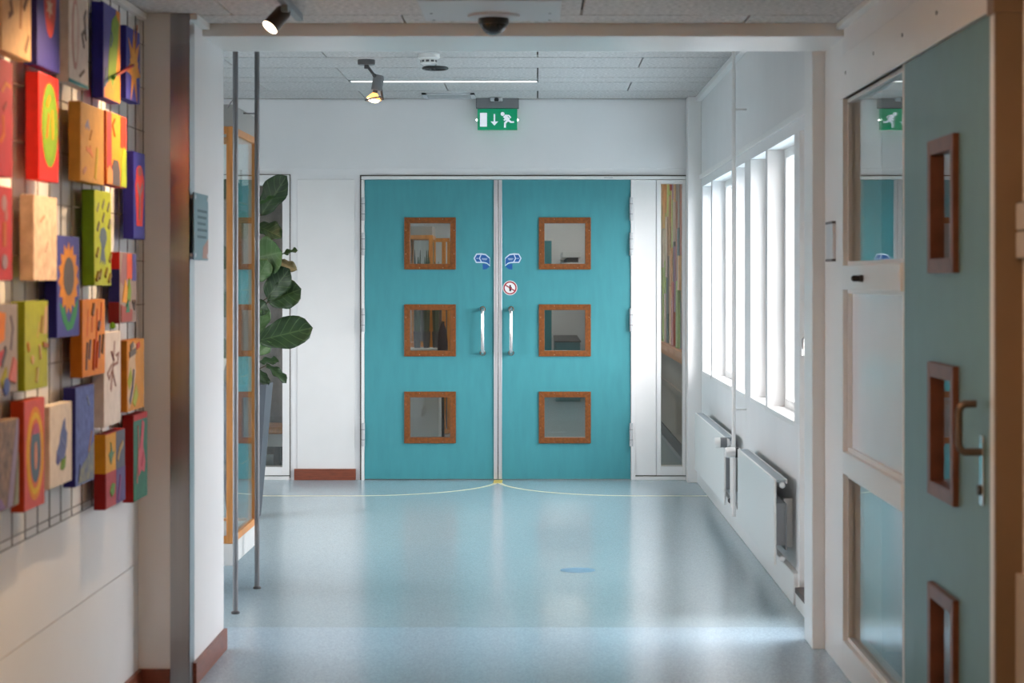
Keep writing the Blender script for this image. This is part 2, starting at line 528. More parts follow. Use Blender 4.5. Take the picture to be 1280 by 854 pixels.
# ------------------------------------------------------------------ right wall of the far room with windows
X2 = XR + 0.22
wr = thing('wall_right', (XR, YS(230), 0), 'white side wall under and between the tall windows above the radiators', 'wall', kind='structure')
ZS, ZT = 0.775, 2.04
PANES = [(182.5, 192.0), (193.0, 214.6), (219.5, 229.2), (235.4, 252.2), (254.0, 283.8)]
DOOR4 = (290.5, 329.0)
obj('wall_panel', B(XR, X2, YS(290.5), YF + 0.14, 0.0, ZS), WHITE, wr)
obj('wall_panel', B(XR, X2, YS(330), YF + 0.14, ZT, ZC + 0.1), WHITE, wr)
edges = [YF + 0.14] + [YS(v) for p in PANES for v in p] + [YS(290.5)]
for i in range(0, len(edges), 2):
    obj('pier', B(XR + (0.0 if i in (0, 4, 6, 10) or True else 0), X2, edges[i + 1], edges[i], ZS, ZT), WHITE, wr, 0.003)
obj('trim_6', B(XR - 0.014, XR, YS(330), YF, 2.095, 2.125), TRIM, bevel=0.003, kind='structure', label='slim white rail running above the windows', cat='trim')
obj('baseboard_right', B(1.10, XR, YS(290.5), YF - 0.2, 0.0, 0.135), TRIM, bevel=0.004, kind='structure', label='white boxed plinth along the foot of the window wall', cat='skirting')
obj('trim_4', B(fx(858) - 0.005, XR, YF - 0.20, YF - 0.03, 0.0, ZC), TRIM, bevel=0.003, kind='structure', label='white corner post between the end wall and the windows', cat='post')
obj('trim_5', B(XR - 0.04, XR, YB1, YF, ZC - 0.035, ZC), TRIM, bevel=0.003, kind='structure', label='white ceiling trim above the window wall', cat='trim')
for n, (s0, s1) in enumerate(PANES):
    y1, y0 = YS(s0), YS(s1)
    t = thing('window_%d' % (n + 2), (XR + 0.11, (y0 + y1) / 2, ZS),
              ['narrow white-framed window in the corner next to the end wall',
               'wide white-framed window between the corner window and the heating pipe',
               'slim white-framed window just past the heating pipe',
               'medium white-framed window beside the wide mullion, over the nearer radiator',
               'widest white-framed window next to the glazed side door'][n], 'window', kind='structure')
    xa, xb = XR + 0.085, XR + 0.135
    f_ = 0.045
    obj('window_stile', B(xa, xb, y0, y0 + f_, ZS, ZT), TRIM, t, 0.003)
    obj('window_stile', B(xa, xb, y1 - f_, y1, ZS, ZT), TRIM, t, 0.003)
    obj('window_rail', B(xa, xb, y0 + f_, y1 - f_, ZS, ZS + f_), TRIM, t, 0.003)
    obj('window_rail', B(xa, xb, y0 + f_, y1 - f_, ZT - f_, ZT), TRIM, t, 0.003)
    obj('pane', B(xa + 0.022, xa + 0.026, y0 + f_, y1 - f_, ZS + f_, ZT - f_), GLASSW, t)
    obj('window_sill', B(XR - 0.004, xa, y0, y1, ZS - 0.02, ZS + 0.004), TRIM, t, 0.003)
    sky_portal(y0, y1, ZS, ZT, X2 + 0.01)
# glazed side door (daylight on the floor by the post)
y1, y0 = YS(DOOR4[0]), YS(DOOR4[1])
d4 = thing('door_3', (XR + 0.05, (y0 + y1) / 2, 0), 'white glazed side door half hidden by the post, with steel handle', 'door', kind='structure')
xa, xb = XR + 0.02, XR + 0.07
obj('door_jamb', B(XR - 0.01, X2, y1 - 0.05, y1 + 0.002, 0.0, ZT), TRIM, d4, 0.003)
obj('door_stile', B(xa, xb, y1 - 0.33, y1 - 0.052, 0.09, ZT - 0.01), TRIM, d4, 0.003)
obj('door_stile', B(xa, xb, y0, y0 + 0.05, 0.09, ZT - 0.01), TRIM, d4, 0.003)
obj('door_rail', B(xa, xb, y0 + 0.05, y1 - 0.33, 0.09, 0.15), TRIM, d4, 0.003)
obj('door_rail', B(xa, xb, y0 + 0.05, y1 - 0.33, ZT - 0.12, ZT - 0.01), TRIM, d4, 0.003)
obj('pane', B(xa + 0.02, xa + 0.026, y0 + 0.05, y1 - 0.33, 0.15, ZT - 0.12), GLASSW, d4)
obj('threshold', B(XR - 0.026, X2, y0, y1 - 0.05, 0.0, 0.062), TRIM, d4, 0.003)
obj('wooden_sill', B(XR - 0.03, X2, y0, y1 - 0.05, 0.062, 0.086), M('dark_sill', rgb=(84, 66, 60), rough=0.45, noise=(12, 0.2)), d4, 0.003)
hy4 = YS(301)
obj('handle', MB().tube([(xa, hy4, 1.16), (XR - 0.018, hy4, 1.16), (XR - 0.026, hy4, 1.152), (XR - 0.026, hy4, 1.085)], 0.007, 12), CHROME, d4, smooth=True)
sky_portal(y0, y1, 0.1, ZT, X2 + 0.01)
obj('wall_corner', B(XR, X2, YB1 + 0.0, y0, 0, ZT), WHITE, kind='structure', label='white wall stub hidden behind the square post', cat='wall')

# heating pipe
px_ = (917 - CX) / 231
pipe = thing('heating_pipe', (px_, YS(231), 0), 'thin white vertical heating pipe between the two radiators', 'pipe')
obj('pipe', MB().cyl((px_, YS(231), 0.12), (px_, YS(231), ZC), 0.011, 14), TRIM, pipe, smooth=True)
for zc in (H + 213 / 231, H - 162 / 231):
    obj('pipe_clip', MB().tube([(px_, YS(231), zc), (XR, YS(231) + 0.0, zc)], 0.005, 8), TRIM, pipe)
    obj('clip_ring', MB().cyl((px_, YS(231), zc - 0.008), (px_, YS(231), zc + 0.008), 0.014, 14), TRIM, pipe)

def radiator(s_far, s_near, label, valve_near):
    y1, y0 = YS(s_far), YS(s_near)
    X0 = 1.03
    zb, zt_ = 0.155, 0.53
    t = thing('radiator', (X0 + 0.04, (y0 + y1) / 2, 0), label, 'radiator', 'white panel radiators under the windows')
    obj('front_panel', B(X0, X0 + 0.012, y0, y1, zb, zt_), RADW, t, 0.004)
    g = MB()
    obj('top_grille', B(X0 + 0.012, X0 + 0.052, y0 + 0.004, y1 - 0.004, zt_ - 0.014, zt_ - 0.002), M('grille_blue_grey', linear=(0.36, 0.42, 0.46), rough=0.45), t)
    obj('grille_edge', B(X0 + 0.052, X0 + 0.060, y0 + 0.002, y1 - 0.002, zt_ - 0.02, zt_), RADW, t, 0.002)
    n = int((y1 - y0 - 0.1) / 0.05)
    fin = obj('convector_fin', B(X0 + 0.012, X0 + 0.055, y0 + 0.05, y0 + 0.075, zb + 0.08, zt_ - 0.11), RADG, t)
    for i in range(1, n):
        twin(fin, (ORG[fin].x, ORG[fin].y + i * 0.05, ORG[fin].z), t)
    obj('back_panel', B(X0 + 0.055, X0 + 0.062, y0 + 0.04, y1 - 0.04, zb + 0.06, zt_ - 0.11), RADG, t, 0.002)
    for yy in (y0 + 0.15, y1 - 0.15):
        obj('wall_bracket', B(X0 + 0.062, XR - 0.001, yy - 0.015, yy + 0.015, zb + 0.06, zt_ - 0.1), RADW, t)
    yv = y0 if valve_near else y1
    sg = -1 if valve_near else 1
    zv = zt_ - 0.024
    vb = obj('valve_body', MB().tube([(X0 + 0.035, yv, zv), (X0 + 0.035, yv + sg * 0.07, zv)], 0.011, 12), CHROME, t, smooth=True)
    yv2 = yv + sg * 0.06
    obj('valve_pipe', MB().tube([(X0 + 0.035, yv2, zv), (X0 + 0.035, yv2, zb + 0.0), (1.094, yv2, zb - 0.005)], 0.008, 10), TRIM, vb, smooth=True)
    hd = obj('thermostat_head', MB().tube([(X0 + 0.025, yv2, zv), (X0 + 0.008, yv2, zv), (X0 - 0.020, yv2, zv), (X0 - 0.050, yv2, zv), (X0 - 0.058, yv2, zv)], [0.018, 0.026, 0.0275, 0.0275, 0.022], 18), TRIM, t, smooth=True)
    obj('thermostat_ring', MB().cyl((X0 - (0.026 if valve_near else 0.006), yv2, zv), (X0 + 0.010, yv2, zv), 0.0282, 18), MGREY if valve_near else BLACK, hd, smooth=True)
    ye = y1 if valve_near else y0
    sg2 = -sg
    for zz, mt in ((zv, TRIM), (zb + 0.03, TRIM)):
        obj('end_plug', MB().tube([(X0 + 0.035, ye, zz), (X0 + 0.035, ye + sg2 * 0.018, zz), (X0 + 0.035, ye + sg2 * 0.022, zz)], [0.013, 0.013, 0.009], 14), mt, t, smooth=True)
    obj('return_valve', MB().cyl((X0 + 0.035, yv, zb + 0.025), (X0 + 0.035, yv + sg * 0.03, zb + 0.025), 0.014, 14), DGREY, t, smooth=True)
radiator(190.8, 226.0, 'white panel radiator beside the far corner post, grey-collared thermostat', True)
radiator(242.7, 286.6, 'white panel radiator beside the glazed side door, black-collared thermostat', False)

# ------------------------------------------------------------------ far ceiling
ce = obj('ceiling', B(XFL, XR + 0.2, YB1 - 0.3, YEND, ZC + 0.02, ZC + 0.10), JOINT, kind='structure',
         label='pale grey wood-wool ceiling boards over the far room', cat='ceiling')
rows = [YS(219.8) - 1.134, YS(219.8) - 0.567, YS(219.8), YS(209.5), YS(200), YS(195.3), YS(186.6), YS(178.8)]
stag = [0, 1, 0, 1, 0, 0, 1, 0]
protos = {}
zst = ZC
strip_row = 4
for r in range(len(rows) - 1):
    ya, yb = rows[r] + 0.013, rows[r + 1] - 0.013
    off = [0.0, 0.6][1 - (r % 2) if r < 4 else (0 if r in (4, 6) else 1)]
    # joints at X=0 for rows 1,3,4,6 ; X=0.6 for the others
    off = 0.0 if r in (1, 3, 4, 6) else 0.6
    k = -4
    while off + k * 1.2 < XR:
        xa, xb = off + k * 1.2 + 0.004, off + (k + 1) * 1.2 - 0.004
        k += 1
        xa, xb = max(xa, XFL), min(xb, XR)
        if xb - xa < 0.02:
            continue
        if r == strip_row and abs(xa + 1.198) < 0.05:
            continue                        # the strip light fills this bay
        key = (round(xb - xa, 3), round(yb - ya, 3))
        at = ((xa + xb) / 2, (ya + yb) / 2, ZC)
        if key in protos:
            twin(protos[key], at, ce)
        else:
            protos[key] = obj('ceiling_board', B(xa, xb, ya, yb, ZC, ZC + 0.02), WOOL, ce, 0.002)

def strip_light(x0, x1, ya, yb, z, label, power, col=(1.0, 0.97, 0.92)):
    t = thing('strip_light', ((x0 + x1) / 2, (ya + yb) / 2, z), label, 'lamp', 'recessed strip lights')
    mb = MB().box(x0, x1, ya, ya + 0.006, z - 0.006, z + 0.02).box(x0, x1, yb - 0.006, yb, z - 0.006, z + 0.02)
    mb.box(x0, x0 + 0.006, ya, yb, z - 0.006, z + 0.02).box(x1 - 0.006, x1, ya, yb, z - 0.006, z + 0.02)
    obj('housing', mb, LGREY, t)
    em = M('lamp_diffuser_%d' % power, linear=(0.9, 0.9, 0.9), rough=0.5, emit=(col, power))
    obj('diffuser', B(x0 + 0.006, x1 - 0.006, ya + 0.006, yb - 0.006, z - 0.003, z + 0.004), em, t)
    return t
yst = YS(196.8)
strip_light(-1.19, 0.0, yst - 0.055, yst + 0.055, ZC, 'long lit strip light recessed in the pale ceiling near the exit sign', 1)
obj('ceiling_board', B(-1.198, -0.002, rows[4] + 0.002, yst - 0.057, ZC, ZC + 0.02), WOOL, ce)
obj('ceiling_board', B(-1.198, -0.002, yst + 0.057, rows[5] - 0.002, ZC, ZC + 0.02), WOOL, ce)
strip_light(-3.4, -2.21, yst - 0.055, yst + 0.055, ZC - 0.001, 'added strip light, out of view in the left side bay, behind the pier', 1)  # unseen lamp added to supplement the light of the far room

# vent grille in the ceiling
s_v = (350 - 119.5) / 1.262
vt = thing('ceiling_vent', ((562 - CX) / s_v, YS(s_v), ZC - 0.012), 'flat grey rectangular vent grille in the ceiling beside the exit sign', 'vent')
vx0, vx1 = (529 - CX) / s_v, (594 - CX) / s_v
vy0, vy1 = YS(s_v) - 0.17, YS(s_v) + 0.17
mb = MB().box(vx0, vx1, vy0, vy0 + 0.03, ZC - 0.012, ZC).box(vx0, vx1, vy1 - 0.03, vy1, ZC - 0.012, ZC).box(vx0, vx0 + 0.03, vy0, vy1, ZC - 0.012, ZC).box(vx1 - 0.03, vx1, vy0, vy1, ZC - 0.012, ZC)
obj('vent_frame', mb, LGREY, vt)
sl = None
for i in range(9):
    yy = vy0 + 0.04 + i * 0.032
    if sl is None:
        sl = obj('slat', MB().prism([(yy, ZC - 0.010), (yy + 0.012, ZC - 0.001), (yy + 0.014, ZC - 0.001), (yy + 0.003, ZC - 0.011)], 'x', vx0 + 0.03, vx1 - 0.03), LGREY, vt)
    else:
        twin(sl, (ORG[sl].x, ORG[sl].y + i * 0.032, ORG[sl].z), vt)

# ------------------------------------------------------------------ exit sign
EY = YF - 0.075
se = F / EY
def ex(px): return (px - CX) / se
def ez(py): return H - (py - CY) / se
sg_ = thing('exit_sign', (ex(622), EY, ez(163)), 'lit green emergency exit sign with running figure above the teal doors', 'exit sign')
obj('bracket', B(ex(595), ex(648.5), EY - 0.01, EY + 0.06, ez(135.5), ZC), MGREY, sg_, 0.003)
GRN = M('exit_green', linear=(0.0, 0.20, 0.095), rough=0.3, emit=((0.0, 0.30, 0.13), 0.25))
LIT = M('exit_white', linear=(0.8, 0.8, 0.85), rough=0.3, emit=((0.80, 0.82, 0.95), 0.25))
body = obj('sign_panel', B(ex(597), ex(646.5), EY - 0.012, EY + 0.03, ez(162.5), ez(136.3)), GRN, sg_, 0.002)
def Z(zx, zy): return (ex(580 + zx / 14.22), ez(110 + zy / 14.22))
def stroke(mb, p, q, w, y0_, y1_):
    a, b = Vector(p), Vector(q)
    d = (b - a).normalized(); n = Vector((-d.y, d.x)) * w / 2
    mb.prism([tuple(a + n), tuple(b + n), tuple(b - n), tuple(a - n)], 'y', y0_, y1_)
pic = [('door_pictogram', [[(285, 445), (410, 445), (410, 690), (285, 690)]]),
       ('arrow_pictogram', [[(527, 465), (555, 465), (555, 598), (608, 598), (541, 672), (473, 598), (527, 598)]])]
for nm, polys in pic:
    mb = MB()
    for p in polys:
        mb.prism([Z(*q) for q in p], 'y', EY - 0.0135, EY - 0.011)
    obj(nm, mb, LIT, body)
mb = MB()
hc = Z(687, 465)
mb.prism([(hc[0] + 0.0138 * math.cos(a), hc[1] + 0.0138 * math.sin(a)) for a in [i * 2 * math.pi / 16 for i in range(16)]], 'y', EY - 0.0135, EY - 0.011)
for i, (p, q, w) in enumerate((((718, 495), (795, 575), 0.026), ((725, 492), (800, 492), 0.010), ((795, 490), (832, 535), 0.010), ((760, 548), (708, 578), 0.011),
                 ((785, 570), (728, 630), 0.014), ((730, 615), (728, 708), 0.014), ((785, 575), (838, 610), 0.014), ((825, 610), (890, 608), 0.011))):
    stroke(mb, Z(*p), Z(*q), w, EY - 0.0135 - i * 0.00004, EY - 0.011)
obj('running_figure', mb, LIT, body)
LED = M('led_white', linear=(0.9, 0.9, 0.9), emit=((1, 1, 1), 3.0))
for lx in (595.9, 647.2):
    obj('indicator_lamp', MB().cyl((ex(lx), EY - 0.006, ez(150)), (ex(lx), EY + 0.01, ez(150)), 0.006, 12), LED, sg_)
sn = thing('motion_sensor', (ex(621), EY - 0.03, ZC - 0.03), 'tiny white motion sensor on the ceiling above the exit sign', 'sensor')
obj('sensor_body', B(ex(613), ex(628.5), EY - 0.10, EY - 0.02, ZC - 0.026, ZC), LGREY, sn, 0.006)
obj('sensor_lens', MB().lathe(ex(621), EY - 0.10, [(0.014, ZC - 0.03), (0.016, ZC - 0.018), (0.012, ZC - 0.006)], 14), BLACK, sn, smooth=True)

# smoke detector with hanging black ring
s_d = (350 - 68) / 1.265
dx, dy = (536 - CX) / s_d, YS(s_d)
sd = thing('smoke_detector', (dx, dy, ZC - 0.06), 'white slotted smoke detector on the ceiling beside the grey spotlight', 'detector')
obj('detector_base', MB().lathe(dx, dy, [(0.062, ZC), (0.062, ZC - 0.02), (0.05, ZC - 0.028)], 28), RADW, sd, smooth=True)
obj('detector_head', MB().lathe(dx, dy, [(0.046, ZC - 0.028), (0.046, ZC - 0.05), (0.03, ZC - 0.062), (0.0, ZC - 0.064)], 28), RADW, sd, smooth=True)
slot = MB()
for k in range(10):
    a0 = 2 * math.pi * k / 10
    a1 = a0 + 0.42
    slot.prism([(dx + 0.0465 * math.cos(a0), dy + 0.0465 * math.sin(a0)), (dx + 0.0475 * math.cos((a0 + a1) / 2), dy + 0.0475 * math.sin((a0 + a1) / 2)), (dx + 0.0465 * math.cos(a1), dy + 0.0465 * math.sin(a1)), (dx + 0.04 * math.cos(a1), dy + 0.04 * math.sin(a1)), (dx + 0.04 * math.cos(a0), dy + 0.04 * math.sin(a0))], 'z', ZC - 0.045, ZC - 0.034)
obj('air_slots', slot, DGREY, sd)
s_r = 222.0
rx, ry, rz = (544 - CX) / s_r, YS(s_r), H + (350 - 85.5) / s_r
rg = thing('black_ring', (rx, ry, rz), 'black flat ring hanging from the ceiling on a short wire', 'ring')
mb = MB()
mb.tube([(rx + 0.067 * math.cos(t), ry + 0.067 * math.sin(t), rz) for t in [i * 2 * math.pi / 36 for i in range(37)]], 0.008, 8, cap=False)
obj('ring', mb, BLACK, rg, smooth=True)
obj('wire', MB().tube([(dx, dy, ZC - 0.0645), (rx, ry + 0.067, rz)], 0.0018, 6), BLACK, rg)
obj('wire', MB().tube([(dx, dy, ZC - 0.0645), (rx, ry - 0.067, rz)], 0.0018, 6), BLACK, rg)

# grey spotlight in the far room
s_s = (350 - 75) / 1.265
gx, gy = (458 - CX) / s_s, YS(s_s)
def gp(px, py, dy_=0.0):
    return Vector(((px - CX) / s_s, gy + dy_, H - (py - CY) / s_s))
sp = thing('ceiling_spotlight', (gx, gy, ZC), 'grey jointed ceiling spotlight with glowing orange bulb in the far room', 'spotlight')
obj('ceiling_plate', MB().lathe(gx, gy, [(0.05, ZC), (0.05, ZC - 0.024), (0.046, ZC - 0.028)], 24), DGREY, sp, smooth=True)
obj('swivel', B(gp(455.5, 0).x, gp(461, 0).x, gy - 0.012, gy + 0.012, gp(0, 86).z, ZC - 0.028), DGREY, sp, 0.002)
obj('arm', MB().tube([gp(459.5, 83), gp(463, 88), gp(470, 97)], 0.0085, 10), DGREY, sp, smooth=True)
can = obj('lamp_can', MB().tube([gp(474.0, 94), gp(473.3, 97), gp(470.5, 113)], [0.026, 0.032, 0.032], 20), MGREY, sp, smooth=True)
obj('knob', MB().tube([gp(468.5, 95, -0.03), gp(468.5, 95, 0.03)], 0.012, 12), DGREY, can, smooth=True)
obj('bulb_neck', MB().tube([gp(469.5, 112), gp(468.5, 118)], 0.014, 14), DGREY, sp, smooth=True)
BULB = M('bulb_amber', linear=(0.9, 0.45, 0.12), rough=0.2, emit=((1.0, 0.42, 0.08), 2.2))
BULBW = M('bulb_white', linear=(0.9, 0.8, 0.6), rough=0.2, emit=((1.0, 0.80, 0.52), 5.0))
obj('bulb_reflector', MB().tube([gp(469, 116), gp(467.8, 120.5), gp(467, 124)], [0.012, 0.030, 0.044], 20), BULB, sp, smooth=True)
obj('bulb_face', MB().tube([gp(466.8, 124.4), gp(466.3, 126.5), gp(465.9, 128)], [0.036, 0.030, 0.014], 20), BULBW, sp, smooth=True)
rim = MB().tube([gp(467.1 + 0, 123.5), gp(466.8, 125)], 0.049, 22)
obj('retaining_ring', MB().tube([gp(467, 123.6) + Vector((0.047 * math.cos(t), 0.047 * math.sin(t), 0.010 * math.cos(t))) for t in [i * 2 * math.pi / 28 for i in range(29)]], 0.005, 8, cap=False), DGREY, sp, smooth=True)
obj('ring_bracket', MB().tube([gp(476.5, 111), gp(477.5, 119), gp(478.5, 125)], 0.007, 8), DGREY, sp, smooth=True)
ld = bpy.data.lights.new('spot_glow', 'SPOT')
ld.energy = 18; ld.color = (1, 0.66, 0.36); ld.spot_size = math.radians(75); ld.spot_blend = 0.6; ld.shadow_soft_size = 0.04
lo = bpy.data.objects.new('spot_glow', ld); COL.objects.link(lo)
lo.location = gp(465.5, 130); lo.rotation_euler = (0, math.radians(12), 0)

# ------------------------------------------------------------------ beam, post and pier
obj('trim_2', B(XP - 0.005, XN + 0.005, YB0, YB1, 2.265, ZN + 0.40), TRIM, bevel=0.004, kind='structure',
    label='white boxed beam across the corridor between the low and high ceilings', cat='beam')
obj('trim_3', B(1.04, XN + 0.006, YB1 + 0.001, YB1 + 0.22, 0.0, ZC), TRIM, bevel=0.005, kind='structure',
    label='white square post standing under the beam beside the windows', cat='post')
pier = thing('wall_left', (XL, 4.0, 0), 'white left corridor wall carrying the wire grid, ending in a pier', 'wall', kind='structure')
ZSM = 0.434
obj('wall_panel', B(XL - 0.12, XL, -3.0, YRT, ZSM + 0.003, ZN + 0.2), WHITE, pier)
obj('wall_panel', B(XL - 0.12, XL, -3.0, YRT, 0.0, ZSM), WHITE, pier)
wret = thing('wall_return', (XP, YB1, 0), 'white pier and return wall with the steel corner guard', 'wall', kind='structure')
obj('return_panel', B(XL - 0.12, XP, YRT, YB1 + 0.005, 0.0, ZN + 0.2), WHITE, wret)
obj('return_panel', B(XFL, XL - 0.12, YB1 - 0.12, YB1, 0.0, ZC + 0.02), WHITE, wret)
wret = thing('wall_return', (XP, YB1, 0), 'white pier and return wall with the steel corner guard', 'wall', kind='structure')
obj('return_panel', B(XL - 0.12, XP, YRT + 0.2, YB1 + 0.004, ZN + 0.2, ZC + 0.02), WHITE, wret)
obj('steel_corner_guard', B((213 - CX) / 366, XP + 0.002, YRT - 0.003, YRT, 0.0, ZN), STEEL, wret)
obj('steel_corner_guard', B(XP, XP + 0.002, YRT - 0.003, YS(361), 0.0, ZN), STEEL, wret)
obj('trim_7', B(XL, XL + 0.028, -3.0, YRT, ZN - 0.022, ZN), TRIM, bevel=0.003, kind='structure', label='white ceiling trim above the wall of paintings', cat='trim')
obj('ceiling_trim', B(XP, XP + 0.028, YRT, YB0, ZN - 0.022, ZN), TRIM, wret, 0.003)
obj('baseboard_left', B(XL, XL + 0.014, 2.0, YRT - 0.016, 0.0, 0.072), SKIRT, bevel=0.002, kind='structure',
    label='brown skirting board at the foot of the left wall under the paintings', cat='skirting')
obj('baseboard_return', B(XL, (213 - CX) / 366, YRT - 0.015, YRT, 0.0, 0.072), SKIRT, bevel=0.002, kind='structure',
    label='short dark skirting board on the return wall beside the steel corner guard', cat='skirting')
obj('baseboard_pier', B(XP, XP + 0.014, YS(362.5), YB1 + 0.01, 0.0, 0.079), SKIRT, bevel=0.002, kind='structure',
    label='brown skirting board along the white side of the pier', cat='skirting')
# blue information plate on the pier
sy0, sy1 = YS(366), YS(352)
ip = thing('wall_sign', (XP, (sy0 + sy1) / 2, 1.469), 'blue information plate with rows of small lettering on the pier', 'sign')
sy0 = YS(429 / 1.172); sy1 = YS(411.7 / 1.172)
SB = M('sign_slate_blue', linear=(0.10, 0.22, 0.27), rough=0.3, noise=(6, 0.1))
pl = obj('sign_plate', B(XP + 0.012, XP + 0.018, sy0, sy1, 1.469, 1.70), SB, ip, 0.002)
for (yy, zz) in ((sy0 + 0.02, 1.485), (sy0 + 0.02, 1.684), (sy1 - 0.02, 1.485), (sy1 - 0.02, 1.684)):
    obj('standoff', MB().cyl((XP, yy, zz), (XP + 0.0195, yy, zz), 0.008, 14), ALU, ip, smooth=True)
INK = M('sign_ink', linear=(0.035, 0.10, 0.12), rough=0.5)
W_ = sy1 - sy0
for i, zz in enumerate((1.635, 1.613, 1.591, 1.569, 1.545)):
    obj('lettering', B(XP + 0.0178, XP + 0.0186, sy0 + W_ * 0.22, sy0 + W_ * (0.9 - 0.05 * (i % 3)), zz, zz + 0.009), INK, pl)
obj('print', MB().prism([(sy0 + W_ * 0.58, 1.475), (sy1 - 0.004, 1.475), (sy1 - 0.004, 1.545), (sy0 + W_ * 0.62, 1.515)], 'x', XP + 0.0178, XP + 0.0185), M('sign_orange', linear=(0.42, 0.17, 0.10), rough=0.4), pl)

# ------------------------------------------------------------------ near ceiling
cn = obj('ceiling', B(XL - 0.1, 1.25, -3.0, YB0 + 0.2, ZN + 0.02, ZN + 0.10), JOINT, kind='structure',
         label='lower wood-wool ceiling over the near corridor with the dome camera', cat='ceiling')
yj = YS(363.7)
bproto = {}
for r in range(0, 15):
    if r == 0:
        ya, yb, off = yj, YB0, 0.73
    else:
        ya, yb, off = yj - 0.6 * r, yj - 0.6 * (r - 1), (0.15 if r % 2 else 0.73)
    k = -3
    while off + k * 1.2 < 1.2:
        xa, xb = max(off + k * 1.2 + 0.004, XL), min(off + (k + 1) * 1.2 - 0.004, 1.16)
        k += 1
        if xb - xa < 0.03:
            continue
        key = (round(xb - xa, 3), round(yb - ya, 3))
        if key in bproto:
            twin(bproto[key], ((xa + xb) / 2, (ya + yb) / 2, ZN), cn)
        else:
            bproto[key] = obj('ceiling_board', B(xa, xb, ya + 0.006, yb - 0.006, ZN, ZN + 0.02), WOOLN, cn, 0.002)
# dome camera on a white plate
s_c = 358.0
dc = thing('dome_camera', ((617 - CX) / 366, YS(366), ZN - 0.06), 'black dome camera on a white ceiling plate in front of the beam', 'camera')
mpl = obj('mounting_plate', B((532 - CX) / s_c, (700 - CX) / s_c, YS(s_c) - 0.5, YS(s_c), ZN - 0.006, ZN), LGREY, dc, 0.002)
for sx in ((543 - CX) / s_c, (687 - CX) / s_c):
    for yy in (YS(s_c) - 0.03, YS(s_c) - 0.2):
        obj('screw', MB().cyl((sx, yy, ZN - 0.008), (sx, yy, ZN - 0.005), 0.005, 8), MGREY, mpl)
qx, qy = (617 - CX) / 366, YS(366)
obj('base_ring', MB().lathe(qx, qy, [(0.09, ZN - 0.006), (0.088, ZN - 0.014), (0.06, ZN - 0.018)], 32), LGREY, dc, smooth=True)
obj('dome_collar', MB().lathe(qx, qy, [(0.052, ZN - 0.014), (0.052, ZN - 0.034), (0.049, ZN - 0.038)], 32), BLACK, dc, smooth=True)
DOME = M('dome_smoked', linear=(0.012, 0.011, 0.010), rough=0.08)
obj('dome', MB().lathe(qx, qy, [(0.048 * math.cos(a), ZN - 0.030 - 0.044 * math.sin(a)) for a in [i * math.pi / 2 / 9 for i in range(10)]], 32), DOME, dc, smooth=True)

# track spotlights
SPOTW = M('lamp_lens_warm', linear=(0.9, 0.8, 0.6), rough=0.3, emit=((1.0, 0.76, 0.50), 9.0))
TRK = M('track_blue_grey', linear=(0.20, 0.25, 0.28), rough=0.35, metal=0.4)
DBR = M('lamp_bronze', linear=(0.055, 0.045, 0.038), rough=0.45, metal=0.3)
xt = -0.815
tr = obj('light_track', B(xt - 0.012, xt + 0.012, 1.5, YS(365), ZN - 0.024, ZN), TRK, bevel=0.002,
         label='blue-grey ceiling track carrying the spotlights along the left wall', cat='light track')
def track_spot(y, label, aim, energy):
    c = Vector((xt - 0.022, y, ZN - 0.058))
    t = thing('track_spotlight', (xt, y, ZN), label, 'spotlight', 'track spotlights aimed at the paintings')
    obj('adapter', B(xt - 0.011, xt + 0.011, y - 0.04, y + 0.04, ZN - 0.045, ZN - 0.024), TRK, t, 0.002)
    obj('swivel', MB().cyl((xt, y, ZN - 0.04), (xt - 0.02, y, ZN - 0.052), 0.009, 12), DBR, t, smooth=True)
    d = (Vector(aim) - c).normalized()
    a = c - d * 0.035
    b = c + d * 0.050
    obj('lamp_can', MB().tube([a - d * 0.004, a, a + d * 0.012, b], [0.014, 0.020, 0.026, 0.028], 24), DBR, t, smooth=True)
    obj('lamp_lens', MB().tube([b - d * 0.004, b + d * 0.0005], 0.0262, 24), SPOTW, t)
    l = bpy.data.lights.new('track_spot_beam', 'SPOT')
    l.energy = energy; l.color = (1.0, 0.66, 0.36); l.spot_size = math.radians(80); l.spot_blend = 0.9; l.shadow_soft_size = 0.026
    lo = bpy.data.objects.new('track_spot_beam', l); COL.objects.link(lo)
    lo.location = b + d * 0.006
    lo.rotation_euler = d.to_track_quat('-Z', 'Y').to_euler()
track_spot(YS(386), 'bronze track spotlight with glowing lens at the beam end of the track', (XL, YS(386) - 0.39, 1.55), 46)
track_spot(5.35, 'bronze track spotlight further along the track, lighting the pink canvas', (XL, 5.0, 1.55), 48)
track_spot(4.2, 'bronze track spotlight midway along the track above the left wall', (XL, 3.9, 1.5), 46)

# warm downlights added out of view to warm the near corridor
for yy, wh in ((4.2, 'closest to the dome camera'), (1.9, 'in the middle of the row'), (-0.4, 'closest to the rear wall')):
    t = thing('fill_downlight', (0.0, yy, ZN), 'round warm lamp added unseen in the near ceiling, ' + wh, 'lamp', 'added warm downlights in the near corridor')
    obj('rim', MB().lathe(0.0, yy, [(0.12, ZN), (0.12, ZN - 0.012), (0.10, ZN - 0.014)], 28), LGREY, t, smooth=True)
    obj('diffuser', MB().lathe(0.0, yy, [(0.10, ZN - 0.010), (0.10, ZN - 0.016), (0.0, ZN - 0.018)], 28), M('fill_downlight_diffuser', linear=(0.9, 0.8, 0.7), emit=((1.0, 0.54, 0.28), 66.0)), t)
obj('wall_rear', B(XL - 0.2, 1.4, -3.1, -3.0, 0.0, ZN + 0.1), WHITE, kind='structure', label='white wall closing the near corridor', cat='wall')

